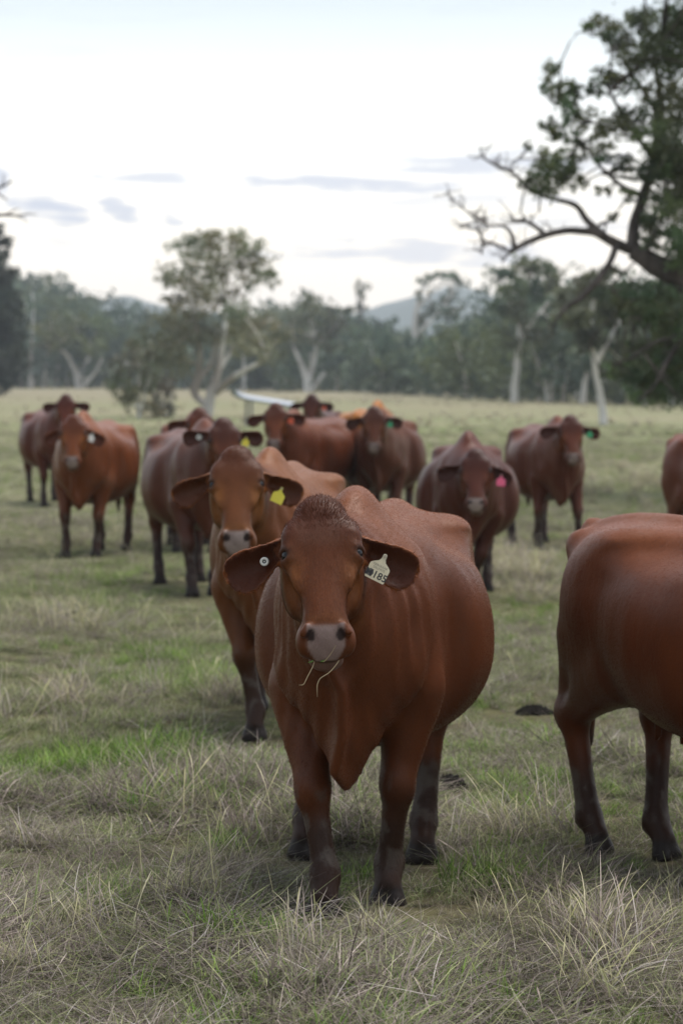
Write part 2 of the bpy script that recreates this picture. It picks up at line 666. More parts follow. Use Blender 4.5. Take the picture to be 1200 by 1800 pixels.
        for axn in range(3):
            o1, o2 = (axn + 1) % 3, (axn + 2) % 3
            a = [slice(None)] * 3
            b = [slice(None)] * 3
            a[axn] = slice(0, -1)
            b[axn] = slice(1, None)
            for o in (o1, o2):
                a[o] = slice(1, -1)
                b[o] = slice(1, -1)
            ia, ib = inside[tuple(a)], inside[tuple(b)]
            for flip in (False, True):
                e = np.argwhere(ia & ~ib if not flip else ~ia & ib)
                if not len(e):
                    continue
                e[:, o1] += 1
                e[:, o2] += 1
                q = []
                for d1, d2 in ((-1, -1), (0, -1), (0, 0), (-1, 0)):
                    g = e.copy()
                    g[:, o1] += d1
                    g[:, o2] += d2
                    q.append(vid[g[:, 0], g[:, 1], g[:, 2]])
                q = np.stack(q, 1)
                quads.append(q[:, ::-1] if flip else q)
        Q = np.concatenate(quads)
        return V, Q


def relax(V, Q, it=2, lam=0.5):
    E = np.concatenate([Q[:, [0, 1]], Q[:, [1, 2]], Q[:, [2, 3]], Q[:, [3, 0]]])
    n = len(V)
    for i in range(it):
        s = np.zeros_like(V)
        c = np.zeros(n)
        for a, b in ((0, 1), (1, 0)):
            for ax in range(3):
                s[:, ax] += np.bincount(E[:, a], weights=V[E[:, b], ax], minlength=n)
            c += np.bincount(E[:, a], minlength=n)
        V = V + (s / c[:, None] - V) * (lam if i % 2 == 0 else -lam * 0.95)
    return V


TORSO = [  # x, top, bottom, half width
    (-1.00, 1.13, 1.00, 0.05), (-0.95, 1.19, 0.88, 0.14), (-0.85, 1.215, 0.76, 0.21), (-0.70, 1.235, 0.67, 0.255),
    (-0.52, 1.24, 0.585, 0.305), (-0.30, 1.225, 0.505, 0.375), (-0.05, 1.225, 0.465, 0.405), (0.16, 1.225, 0.475, 0.375),
    (0.36, 1.24, 0.51, 0.262), (0.54, 1.25, 0.55, 0.212), (0.68, 1.19, 0.60, 0.190), (0.80, 1.10, 0.68, 0.17),
    (0.88, 0.98, 0.78, 0.08)]


def nrm(v):
    v = np.asarray(v, float)
    return v / np.linalg.norm(v)


FRAMES = {}


def build_cow(name, loc, heading, label_key='', poll=(1.02, 0.0, 1.34), head_yaw=0.0, head_pitch=64.0, head_roll=0.0, feet=None, base=(0.12, 0.034, 0.018),
              fat=1.0, size=1.0, fine=0.014, coarse=0.03, ears=(0.18, 0.18), udder=False, dewlap=1.0, seed=1, detail=False, hump=1.0, shade=1.0,
              tags=(), ear_fwd=0.25, coat=0):
    """a standing cow; x forward, y its left, z up; heading is the world angle of its nose direction from +X"""
    rng = np.random.default_rng(seed)
    P = np.array(poll, float)
    th, ps, ro = R(head_pitch), R(head_yaw), R(head_roll)
    f = np.array([math.cos(ps), math.sin(ps), 0])
    zz = np.array([0, 0, 1.0])
    u = math.cos(th) * f - math.sin(th) * zz
    v = math.sin(th) * f + math.cos(th) * zz
    w = np.array([-math.sin(ps), math.cos(ps), 0])
    # roll about the face normal
    u, w = u * math.cos(ro) + w * math.sin(ro), w * math.cos(ro) - u * math.sin(ro)
    H = np.array([u, v, w])

    def hp(a, b, c):
        return P + u * a + v * b + w * c

    if feet is None:
        feet = {'fl': (0.56, 0.17), 'fr': (0.50, -0.17), 'hl': (-0.74, 0.17), 'hr': (-0.66, -0.17)}
    ear_tip = [hp(0.13, -0.05, 0.35), hp(0.13, -0.05, -0.35)]
    allx = [hp(0.55, 0.05, 0)[0] + 0.06, 1.0]
    ys_all = [e[1] for e in ear_tip]
    hx0, hx1 = min(P[0], hp(.5, 0, 0)[0], ear_tip[0][0], ear_tip[1][0]) - 0.16, max(hp(.54, 0.05, 0)[0], P[0]) + 0.08
    hx1 = max(hx1, ear_tip[0][0] + 0.12, ear_tip[1][0] + 0.12)
    hy0, hy1 = min(ys_all) - 0.03, max(ys_all) + 0.03
    hy0, hy1 = min(hy0, hp(.5, 0, -.1)[1]), max(hy1, hp(.5, 0, .1)[1])
    hz1, hz0 = P[2] + 0.06, hp(0.56, -0.17, 0)[2] - 0.03
    ymax = 0.50 * fat
    G = Field(graded_axis(-1.12, max(hx1, 1.0), hx0, hx1, coarse, fine),
              graded_axis(min(-ymax, hy0 - 0.02), max(ymax, hy1 + 0.02), hy0, hy1, coarse * 0.8, fine),
              graded_axis(-0.04, max(hz1, 1.45), hz0, hz1, coarse * 0.8, fine))
    # --- trunk of the body
    tors = [(x, t, b - (0.03 * (fat - 1) / 0.1 if -0.6 < x < 0.4 else 0), hw * (fat if -0.75 < x < 0.5 else 1)) for x, t, b, hw in TORSO]
    G.loft((0, 0, 0), ((1, 0, 0), (0, 0, 1), (0, 1, 0)), tors, k=0.05, p=2.15, zc=0.44)
    # back line, hump, hip bones
    G.chain([(-0.98, 0, 1.17), (-0.75, 0, 1.225), (-0.3, 0, 1.21), (0.2, 0, 1.21), (0.5, 0, 1.24)], [0.03, 0.035, 0.03, 0.03, 0.04], k=0.06)
    G.ell((0.50, 0, 1.265), (0.15, 0.06, 0.075 * hump + 0.02), k=0.09)
    for s in (-1, 1):
        G.ell((-0.52, s * 0.230, 1.145), (0.11, 0.05, 0.05), k=0.13)                 # hook bone
        G.ell((-0.93, s * 0.105, 1.13), (0.05, 0.04, 0.05), k=0.07)                  # pin bone
        G.ell((-0.70, s * 0.185, 0.86), (0.19, 0.105, 0.30), k=0.10)                 # thigh
        G.ell((0.50, s * 0.172, 0.92), (0.155, 0.072, 0.24), k=0.06)                  # shoulder blade
        G.ell((0.65, s * 0.150, 0.79), (0.085, 0.085, 0.12), k=0.05)                   # point of shoulder
        G.ell((0.43, s * 0.205, 0.72), (0.12, 0.06, 0.14), k=0.06)                   # triceps
        G.ell((-0.16, s * 0.30, 1.17), (0.28, 0.10, 0.05), k=0.10, sub=True)        # hollow of the flank under the loin
        G.ell((0.29, s * 0.36, 0.84), (0.05, 0.075, 0.30), k=0.06, sub=True)          # crease behind the shoulder
        G.ell((-0.38, s * 0.455 * fat, 0.86), (0.045, 0.05, 0.24), k=0.10, sub=True)    # fold of the flank before the stifle
    # brisket and neck
    G.ell((0.70, 0, 0.70), (0.15, 0.125, 0.19), k=0.09)
    G.ell((0.69, 0, 0.60), (0.12, 0.060, 0.145 * dewlap), k=0.07)
    nb = hp(0.07, -0.10, 0)
    nm = hp(0.16, -0.15, 0)
    nt = hp(0.24, -0.19, 0)
    G.chain([(0.46, 0, 1.11), 0.5 * (np.array([0.46, 0, 1.11]) + nb) + np.array([0.0, 0, 0.0]), nb], [0.14, 0.11, 0.085], k=0.10)
    G.chain([(0.58, 0, 0.98), 0.5 * (np.array([0.58, 0, 0.98]) + nm), nm], [0.20, 0.155, 0.095], k=0.12)
    G.chain([(0.70, 0, 0.82), 0.5 * (np.array([0.70, 0, 0.82]) + nt) + np.array([0, 0, -0.02]), nt], [0.15, 0.10, 0.055], k=0.10)
    # dewlap: a hanging fold from the throat to between the forelegs
    top = [nt + u * 0.0 - v * 0.02, 0.6 * nt + 0.4 * np.array([0.78, 0, 0.80]), 0.25 * nt + 0.75 * np.array([0.78, 0, 0.78]),
           np.array([0.78, 0, 0.70]), np.array([0.76, 0, 0.62]), np.array([0.68, 0, 0.58]), np.array([0.55, 0, 0.58])]
    drop = [(0.03, -0.02), (0.06, -0.06), (0.095, -0.08), (0.11, -0.09), (0.095, -0.115), (0.05, -0.135), (-0.02, -0.105)]
    bot = []
    for i, (tp, dd) in enumerate(zip(top, drop)):
        bot.append(tp + np.array([dd[0] * dewlap, 0.022 * math.sin(i * 1.7 + seed), dd[1] * dewlap]))
    segs_ = []
    for i in range(len(top) - 1):
        for q in range(9):
            tt = q / 9
            segs_.append((top[i] * (1 - tt) + top[i + 1] * tt, bot[i] * (1 - tt) + bot[i + 1] * tt))

    def fold(X, Y, Z):
        out = None
        for a, b in segs_:
            ab = b - a
            L2 = float(ab @ ab) + 1e-9
            q = np.clip(((X - a[0]) * ab[0] + (Y - a[1]) * ab[1] + (Z - a[2]) * ab[2]) / L2, 0, 1)
            d = np.sqrt((X - a[0] - q * ab[0]) ** 2 + (Y - a[1] - q * ab[1]) ** 2 + (Z - a[2] - q * ab[2]) ** 2) - (0.040 - 0.026 * q)
            out = d if out is None else smin(out, d, 0.012)
        return out
    ends = np.array([p for sg in segs_ for p in sg])
    G.put(fold, ends.min(0) - 0.06, ends.max(0) + 0.06, 0.028)
    # --- legs
    for key in ('fl', 'fr'):
        s = 1 if key == 'fl' else -1
        hx, hy = feet[key]
        el = np.array([0.47 + 0.15 * (hx - 0.52), s * 0.175, 0.70])
        kn = np.array([0.5 * (el[0] + hx) + 0.035, 0.45 * el[1] + 0.55 * hy, 0.40])
        fe = np.array([hx - 0.015, hy, 0.135])
        G.chain([el, el * 0.45 + kn * 0.55 + np.array([-0.005, 0, 0]), kn + np.array([0, 0, 0.03]), kn - np.array([0, 0, 0.03]), kn * 0.7 + fe * 0.3, kn * 0.3 + fe * 0.7, fe],
                [0.102, 0.074, 0.055, 0.053, 0.042, 0.039, 0.045], k=0.04)
        G.ell(kn + np.array([0.012, 0, 0]), (0.050, 0.052, 0.065), k=0.03)
        G.cone(fe, (hx + 0.02, hy, 0.075), 0.043, 0.044, k=0.03)
        for c in (-1, 1):
            G.cone((hx + 0.025, hy + c * 0.020, 0.055), (hx + 0.04, hy + c * 0.028, 0.012), 0.030, 0.038, k=0.006)
        for c in (-1, 1):
            G.ell((hx - 0.055, hy + c * 0.022, 0.105), (0.018, 0.015, 0.02), k=0.012)
    for key in ('hl', 'hr'):
        s = 1 if key == 'hl' else -1
        hx, hy = feet[key]
        st = np.array([-0.53 + 0.2 * (hx + 0.70), s * 0.20, 0.69])
        hk = np.array([hx - 0.10, 0.35 * s * 0.19 + 0.65 * hy, 0.50])
        fe = np.array([hx - 0.025, hy, 0.135])
        G.chain([st, 0.5 * (st + hk) + np.array([0.0, 0, 0.02]), hk], [0.12, 0.085, 0.055], k=0.06)
        G.cone((-0.84, s * 0.17, 0.80), hk + np.array([-0.045, 0, 0.035]), 0.075, 0.030, k=0.06)
        G.ell(hk + np.array([-0.035, 0, 0.01]), (0.05, 0.042, 0.06), k=0.03)
        G.chain([hk, hk * 0.75 + fe * 0.25, hk * 0.3 + fe * 0.7, fe], [0.054, 0.047, 0.041, 0.047], k=0.04)
        G.cone(fe, (hx + 0.02, hy, 0.075), 0.043, 0.044, k=0.03)
        for c in (-1, 1):
            G.cone((hx + 0.025, hy + c * 0.020, 0.055), (hx + 0.04, hy + c * 0.027, 0.012), 0.030, 0.037, k=0.006)
        for c in (-1, 1):
            G.ell((hx - 0.055, hy + c * 0.022, 0.105), (0.018, 0.015, 0.02), k=0.012)
    if udder:
        G.ell((-0.44, 0, 0.59), (0.15, 0.12, 0.10), k=0.05)
        for a in (-0.50, -0.36):
            for b in (-0.07, 0.07):
                G.cone((a, b, 0.53), (a, b * 1.1, 0.445), 0.020, 0.013, k=0.02)
    # tail
    tl = [(-0.97, 0, 1.19), (-1.035, 0.0, 1.12), (-1.05, 0.01, 0.95), (-1.03, 0.015, 0.72), (-1.02, 0.02, 0.55), (-1.02, 0.02, 0.36)]
    G.chain(tl, [0.04, 0.032, 0.026, 0.024, 0.04, 0.018], k=0.03)
    # --- head
    HEAD = [(-0.025, 0.000, -0.07, 0.030), (0.002, 0.026, -0.11, 0.060), (0.040, 0.038, -0.15, 0.080), (0.090, 0.040, -0.19, 0.100),
            (0.14, 0.036, -0.215, 0.110), (0.185, 0.028, -0.23, 0.107), (0.235, 0.023, -0.225, 0.095), (0.29, 0.020, -0.195, 0.076),
            (0.34, 0.018, -0.16, 0.066), (0.38, 0.015, -0.138, 0.069), (0.415, 0.006, -0.126, 0.076), (0.445, -0.014, -0.118, 0.074), (0.467, -0.042, -0.105, 0.062),
            (0.480, -0.066, -0.092, 0.035)]
    G.loft(P, H, HEAD, k=0.05, p=2.2, zc=0.62, pfront=2.8)
    AX = H
    G.ell(hp(0.010, -0.03, 0), (0.045, 0.05, 0.062), k=0.05, axes=AX)                      # poll
    G.ell(hp(0.450, -0.126, 0), (0.036, 0.036, 0.052), k=0.012, axes=AX)                   # chin
    for s in (-1, 1):
        G.ell(hp(0.110, 0.004, s * 0.086), (0.050, 0.028, 0.030), k=0.04, axes=AX)         # brow
        G.ell(hp(0.222, -0.012, s * 0.078), (0.065, 0.026, 0.022), k=0.03, axes=AX)        # cheek bone
        G.ell(hp(0.20, -0.14, s * 0.085), (0.085, 0.075, 0.028), k=0.05, axes=AX)          # jaw muscle
        G.ell(hp(0.285, -0.05, s * 0.098), (0.06, 0.03, 0.022), k=0.04, axes=AX, sub=True) # hollow below the cheek bone
        G.ell(hp(0.425, -0.058, s * 0.062), (0.042, 0.032, 0.024), k=0.03, axes=AX)        # upper lip
        G.ell(hp(0.165, -0.008, s * 0.097), (0.036, 0.032, 0.026), k=0.025, axes=AX)       # eye socket bulge
    if fine < 0.011:
        nd_ = nrm(u + v)
        pu = nrm(u - v)
        for s in (-1, 1):
            # eye opening with lids
            G.ell(hp(0.167, 0.008, s * 0.118), (0.013, 0.022, 0.017), k=0.006, axes=AX, sub=True)
            G.cone(hp(0.150, 0.024, s * 0.098), hp(0.150, -0.012, s * 0.121), 0.0085, 0.0085, k=0.008)
            G.cone(hp(0.184, 0.020, s * 0.100), hp(0.184, -0.010, s * 0.118), 0.006, 0.006, k=0.008)
            G.cone(hp(0.205, 0.026, s * 0.085), hp(0.235, 0.022, s * 0.080), 0.006, 0.004, k=0.016, sub=True)   # tear line
            # nostril: a comma opening outwards
            G.cone(hp(0.424, 0.010, s * 0.040), hp(0.440, 0.000, s * 0.043), 0.0115, 0.010, k=0.008, sub=True)
            G.cone(hp(0.440, 0.000, s * 0.043), hp(0.452, -0.022, s * 0.058), 0.010, 0.004, k=0.008, sub=True)
            G.cone(hp(0.408, 0.012, s * 0.052), hp(0.428, 0.002, s * 0.066), 0.011, 0.012, k=0.016)   # nostril wing
        # groove down the lip, mouth line
        G.cone(hp(0.452, -0.022, 0), hp(0.480, -0.062, 0), 0.002, 0.004, k=0.008, sub=True)
        for s in (-1, 1):
            pts = [hp(0.487, -0.088, 0), hp(0.474, -0.091, s * 0.038), hp(0.436, -0.094, s * 0.070), hp(0.395, -0.096, s * 0.085)]
            for i in range(3):
                G.cone(pts[i], pts[i + 1], 0.008, 0.0065, k=0.008, sub=True)
        # soft fold in the middle of the forehead
        G.cone(hp(0.070, 0.050, 0.002), hp(0.100, 0.052, -0.002), 0.006, 0.004, k=0.016, sub=True)
        # flaring skin folds on neck and ribs over the back
        X, Y, Z = G.ax[0][:, None, None], G.ax[1][None, :, None], G.ax[2][None, None, :]
        msk = np.exp(-((X + 0.02) / 0.30) ** 2) * (1 / (1 + np.exp(-(Z - 1.02) / 0.05)))
        G.F += (0.0035 * np.cos(2 * math.pi * (X + 0.22 * np.abs(Y) - 0.3 * (1.2 - Z)) / 0.125) * msk).astype(np.float32)
        fx, fz = X - 0.73, Z - 0.97
        ph = 1.0 * fx - 0.28 * fz + 0.02 * np.sin(13 * Z + 3 * Y)
        msk = np.exp(-(fx / 0.13) ** 2 - (fz / 0.20) ** 2) * np.minimum(1, np.abs(Y) / 0.06)
        G.F += (0.0055 * np.cos(2 * math.pi * ph / 0.075) * msk).astype(np.float32)
        # creases gathering towards the brisket
        msk = np.exp(-((X - 0.72) / 0.14) ** 2 - ((Z - 0.62) / 0.12) ** 2)
        G.F += (0.0040 * np.cos(2 * math.pi * (np.abs(Y) * 1.1 + 0.22 * (Z - 0.6)) / 0.062) * msk).astype(np.float32)
    # --- ears: cupped paddles
    ear_frames = {}
    for s, droop in ((1, ears[0]), (-1, ears[1])):
        a = nrm(w * s - zz * droop - f * 0.10)
        nn = nrm(f * 1.0 + zz * 0.05 + w * s * ear_fwd)
        nn = nrm(nn - a * (nn @ a))
        bb = np.cross(nn, a) * s
        if bb[2] < 0:
            bb = -bb
        Eb = hp(0.092, -0.062, s * 0.082)
        L = 0.205
        ear_frames[s] = (Eb, a, bb, nn, L)
        tabL = np.array([0, .03, .06, .10, .15, .185, .21, .225, 0.232])
        up = np.array([.026, .027, .030, .038, .046, .046, .037, .020, 0.004])
        dn = np.array([.026, .030, .040, .066, .088, .086, .066, .036, 0.006])

        def fn(X, Y, Z, Eb=Eb, a=a, bb=bb, nn=nn):
            px, py, pz = X - Eb[0], Y - Eb[1], Z - Eb[2]
            sa = px * a[0] + py * a[1] + pz * a[2]
            sb = px * bb[0] + py * bb[1] + pz * bb[2] + 0.10 * np.maximum(sa - 0.05, 0)
            sn = px * nn[0] + py * nn[1] + pz * nn[2]
            W1 = np.interp(sa, tabL, up)
            W0 = np.interp(sa, tabL, dn)
            cen = (W1 - W0) / 2
            hw = (W1 + W0) / 2
            q = (sb - cen) / np.maximum(hw, 0.012)
            curl = np.interp(sa, [0, 0.05, 0.10, 0.17, 0.22], [0.036, 0.042, 0.036, 0.026, 0.016])
            q2 = np.clip(q * q, 0, 1.6)
            cup = curl * (q2 - 0.55) - 0.01 * np.exp(-((sa - 0.11) / 0.06) ** 2)
            thick = 0.5 * max(0.015, fine * 1.5)
            slope = np.sqrt(1 + (2 * curl * np.clip(q, -1.2, 1.2) / np.maximum(hw, 0.02)) ** 2)
            d1 = np.abs(sn - cup) / slope - thick
            d2 = (np.abs(q) - 1) * np.maximum(hw, 0.012)
            d3 = -sa - 0.02
            d = -smin(-d1, -d2, 0.012)
            d4 = sa - 0.231
            return np.maximum(np.maximum(d, d3), d4).astype(np.float32)
        cs = np.array([Eb + a * x + bb * y + nn * z for x in (-0.02, 0.25) for y in (-0.14, 0.07) for z in (-0.07, 0.07)])
        G.put(fn, cs.min(0), cs.max(0), 0.018)
        G.cone(hp(0.09, -0.075, s * 0.06), Eb + a * 0.035 - nn * 0.018, 0.045, 0.028, k=0.03)
    V, Q = G.surface()
    V = relax(V, Q, 8 if detail else 4, 0.5)
    # --- colouring of the hide (linear), some light painted in, with dark points, muddy shanks, pale muzzle
    base = np.array(base) * shade
    n = len(V)
    C = np.tile(base, (n, 1))

    def blend(mask, col):
        mask = np.clip(mask, 0, 1)[:, None]
        C[:] = C * (1 - mask) + np.array(col) * mask
    loc_h = (V - P) @ H.T          # u, v, w in head space
    n1 = vnoise(V[:, 0] * 9 + V[:, 1] * 7 + seed, V[:, 2] * 9 + V[:, 1] * 3, seed)
    n2 = vnoise(V[:, 0] * 45 + V[:, 1] * 31 + seed, V[:, 2] * 26 + V[:, 1] * 13, seed + 3)
    n3 = vnoise(V[:, 0] * 3 + V[:, 1] * 5, V[:, 2] * 3 + seed, seed + 5)
    C *= (0.86 + 0.20 * n1 + 0.12 * n3)[:, None]
    blend(0.70 * sstep(0.98, 1.26, V[:, 2] + 0.12 * (n3 - .5)) * sstep(0.85, 0.60, V[:, 0]), base * np.array([1.9, 2.15, 2.3]))   # highlight along the back, painted as a paler tint
    blend(sstep(0.62, 0.85, n3 * 0.6 + n1 * 0.4) * 0.22, (0.15, 0.10, 0.07))        # dust
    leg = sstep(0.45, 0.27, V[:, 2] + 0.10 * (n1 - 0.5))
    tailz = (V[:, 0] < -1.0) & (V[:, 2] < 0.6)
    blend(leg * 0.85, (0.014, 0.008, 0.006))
    mud = sstep(0.53, 0.70, n2) * sstep(0.08, 0.2, V[:, 2]) * sstep(0.50, 0.32, V[:, 2])
    blend(mud * 0.6, (0.080, 0.066, 0.056))
    blend(sstep(0.085, 0.06, V[:, 2]) * 0.8, (0.015, 0.012, 0.011))
    blend(tailz * 0.8, (0.02, 0.012, 0.01))
    # head
    hu, hv, hw_ = loc_h[:, 0], loc_h[:, 1], loc_h[:, 2]
    inh = (hu > -0.05) & (hu < 0.56) & (np.abs(hw_) < 0.135) & (hv > -0.25) & (hv < 0.1)
    blend(inh * sstep(0.20, 0.06, hu) * sstep(-0.05, 0.01, hv) * 0.8, base * np.array([0.56, 0.46, 0.52]))     # darker forehead
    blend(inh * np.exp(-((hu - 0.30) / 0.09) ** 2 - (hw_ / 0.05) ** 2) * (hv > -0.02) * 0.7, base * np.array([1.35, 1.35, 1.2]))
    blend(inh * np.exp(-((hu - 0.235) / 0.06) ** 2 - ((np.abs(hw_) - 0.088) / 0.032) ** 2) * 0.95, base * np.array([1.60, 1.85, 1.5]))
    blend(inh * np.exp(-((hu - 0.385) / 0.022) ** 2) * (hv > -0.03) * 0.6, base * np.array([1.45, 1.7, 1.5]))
    blend(inh * sstep(0.375, 0.42, hu) * (hv < -0.03) * 0.6, base * np.array([0.95, 1.05, 1.2]))
    eye = np.exp(-((hu - 0.165) / 0.022) ** 2 - ((np.abs(hw_) - 0.110) / 0.020) ** 2 - ((hv - 0.01) / 0.03) ** 2)
    blend(inh * eye * 0.97, (0.010, 0.006, 0.005))
    pad = sstep(0.398, 0.412, hu + 0.15 * np.maximum(np.abs(hw_) - 0.04, 0)) * sstep(0.060, 0.050, np.abs(hw_) + 0.55 * np.maximum(-hv - 0.03, 0)) * sstep(-0.082, -0.070, hv)
    blend(inh * pad * 0.95, (0.215, 0.152, 0.138) if detail else (0.27, 0.21, 0.19))  # nose pad; paler on undetailed cows, with sky reflection painted in
    blend(inh * pad * sstep(0.50, 0.75, n2) * 0.30, (0.10, 0.06, 0.055))
    chin = inh * sstep(0.415, 0.44, hu) * sstep(-0.088, -0.100, hv)
    blend(chin * 0.6, (0.15, 0.095, 0.08))
    for s in (-1, 1):
        nd = np.linalg.norm((loc_h - np.array([0.436, 0.000, s * 0.044])) / np.array([0.022, 0.02, 0.015]), axis=1)
        blend(sstep(1.15, 0.85, nd) * 0.92, (0.014, 0.007, 0.007))
    blend(inh * np.exp(-((hv + 0.090 + 0.05 * np.abs(hw_)) / 0.006) ** 2) * sstep(0.40, 0.43, hu) * 0.8, (0.025, 0.013, 0.012))
    # ears
    for s, (Eb, a, bb, nn, L) in ear_frames.items():
        q = V - Eb
        sa, sb, sn = q @ a, q @ bb + 0.10 * np.maximum(q @ a - 0.05, 0), q @ nn
        W1, W0 = np.interp(sa, tabL, up), np.interp(sa, tabL, dn)
        rel = np.abs((sb - (W1 - W0) / 2) / np.maximum((W1 + W0) / 2, 0.012))
        curl = np.interp(sa, [0, 0.05, 0.10, 0.17, 0.22], [0.036, 0.042, 0.036, 0.026, 0.016])
        cup = curl * (np.clip(rel ** 2, 0, 1.6) - 0.55) - 0.01 * np.exp(-((sa - 0.11) / 0.06) ** 2)
        on = (sa > 0.02) & (sa < 0.24) & (np.abs(sn - cup) < 0.025) & (rel < 1.5)
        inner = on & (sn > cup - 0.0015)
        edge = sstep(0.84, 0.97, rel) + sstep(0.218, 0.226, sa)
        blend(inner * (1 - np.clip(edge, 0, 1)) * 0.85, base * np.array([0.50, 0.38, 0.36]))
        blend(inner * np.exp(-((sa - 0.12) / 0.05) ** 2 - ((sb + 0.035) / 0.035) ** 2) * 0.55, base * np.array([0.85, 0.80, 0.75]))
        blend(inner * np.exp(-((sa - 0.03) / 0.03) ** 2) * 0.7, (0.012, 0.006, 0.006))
        blend(on * np.clip(edge, 0, 1) * 0.8, base * np.array([2.3, 2.4, 1.9]))  # lighter rim; light glowing through its fur is painted in too
    root = empty(name, loc, heading)
    FRAMES[label_key] = (root, hp, ear_frames)
    root.scale = (size, size, size)
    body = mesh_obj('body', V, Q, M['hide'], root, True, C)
    if coat:
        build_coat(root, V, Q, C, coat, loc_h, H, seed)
    # eyes
    for s in (-1, 1):
        r = 0.0205
        c = hp(0.167, 0.0, s * (0.100 if fine < 0.011 else 0.106))
        o = ball_obj('eye', c, r, M['eye'], root)
    # ear tags
    for tg in tags:
        s = 1 if tg['ear'] == 'left' else -1
        Eb, a, bb, nn, L = ear_frames[s]
        if tg['kind'] == 'button':
            build_button(root, Eb + a * tg.get('a', 0.105) - bb * tg.get('b', 0.012) + nn * tg.get('n', 0.0), nn, a * s, bb, tg)
        else:
            build_tag(root, Eb + a * tg.get('a', 0.10) - bb * tg.get('b', 0.02) + nn * tg.get('n', 0.014), nn, w, tg)
    return root


def build_coat(root, V, Q, C, count, loc_h, H, seed):
    """short hair lying along the hide: one fine sliver each"""
    rng = np.random.default_rng(seed + 100)
    a, b, c, d = (V[Q[:, i]] for i in range(4))
    nf = np.cross(c - a, d - b)
    ar = np.linalg.norm(nf, axis=1)
    nf = nf / (ar[:, None] + 1e-9)
    zmid = (a[:, 2] + c[:, 2]) / 2
    hu, hw_ = loc_h[Q[:, 0], 0], loc_h[Q[:, 0], 2]
    hv = loc_h[Q[:, 0], 1]
    wgt = ar * np.where(zmid < 0.12, 0.0, 1.0)
    pad = (hu > 0.385) & (np.abs(hw_) < 0.09) & (hv > -0.16) & (hu < 0.5)
    wgt *= np.where(pad, 0.05, 1.0)
    inhead = (hu > -0.05) & (hu < 0.5) & (np.abs(hw_) < 0.32) & (hv > -0.22) & (hv < 0.09)
    wgt *= np.where(inhead, 2.2, 1.0)
    eyeq = np.exp(-((hu - 0.167) / 0.02) ** 2 - ((np.abs(hw_) - 0.112) / 0.018) ** 2)
    wgt *= (1 - eyeq)
    pick = rng.choice(len(Q), count, p=wgt / wgt.sum())
    r1, r2 = rng.uniform(size=(count, 1)), rng.uniform(size=(count, 1))
    P = (a[pick] * (1 - r1) + b[pick] * r1) * (1 - r2) + (d[pick] * (1 - r1) + c[pick] * r1) * r2
    n = nf[pick]
    ih = inhead[pick] & (np.abs(hw_[pick]) < 0.125)
    flow = np.where(ih[:, None], H[0] * 1.0 + H[2] * (hw_[pick] * 4)[:, None], np.array([-0.75, 0.0, -0.65]))
    # hair on the forehead grows upwards from a whorl between the eyes
    up = ih & (hu[pick] < 0.10)
    flow[up] = -H[0] * 0.8 + H[2] * (hw_[pick][up] * 9)[:, None]
    flow = flow + rng.normal(0, 0.28, (count, 3))
    t = flow - n * (flow * n).sum(1)[:, None]
    t /= np.linalg.norm(t, axis=1)[:, None] + 1e-9
    ln = rng.uniform(0.008, 0.016, count)[:, None]
    topk = ih & (hu[pick] < 0.07)
    ln[topk] *= 1.7
    tip = P + (t * 0.92 + n * rng.uniform(0.07, 0.28, count)[:, None]) * ln
    w = np.cross(t, n) * 0.0011
    VV = np.stack([P - w - n * 0.001, P + w - n * 0.001, tip], 1).reshape(-1, 3)
    cc = C[Q[pick, 0]] * rng.uniform(0.70, 1.36, (count, 1))
    o = mesh_obj('coat', VV, np.arange(3 * count).reshape(-1, 3), M['coat'], root, False, np.repeat(cc, 3, axis=0))
    o['kind'] = 'stuff'


_ball = {}


def ball_obj(name, c, r, mat, parent):
    if 'b' not in _ball:
        V, F = [], []
        nu, nv = 16, 10
        for j in range(nv + 1):
            t = math.pi * j / nv
            for i in range(nu):
                p = 2 * math.pi * i / nu
                V.append((math.sin(t) * math.cos(p), math.sin(t) * math.sin(p), math.cos(t)))
        for j in range(nv):
            for i in range(nu):
                F.append((j * nu + i, (j + 1) * nu + i, (j + 1) * nu + (i + 1) % nu, j * nu + (i + 1) % nu))
        _ball['b'] = (V, F)
    V, F = _ball['b']
    o = mesh_obj(name, [(x * r, y * r, z * r) for x, y, z in V], F, mat, parent)
    o.location = c
    return o


def frame_matrix(origin, ax, ay, az):
    m = Matrix.Identity(4)
    for i in range(3):
        m[i][0], m[i][1], m[i][2], m[i][3] = ax[i], ay[i], az[i], origin[i]
    return m


def extrude_poly(pts, th):
    n = len(pts)
    V = [(x, y, -th / 2) for x, y in pts] + [(x, y, th / 2) for x, y in pts]
    F = [tuple(range(n - 1, -1, -1)), tuple(range(n, 2 * n))] + [(i, (i + 1) % n, (i + 1) % n + n, i + n) for i in range(n)]
    return V, F


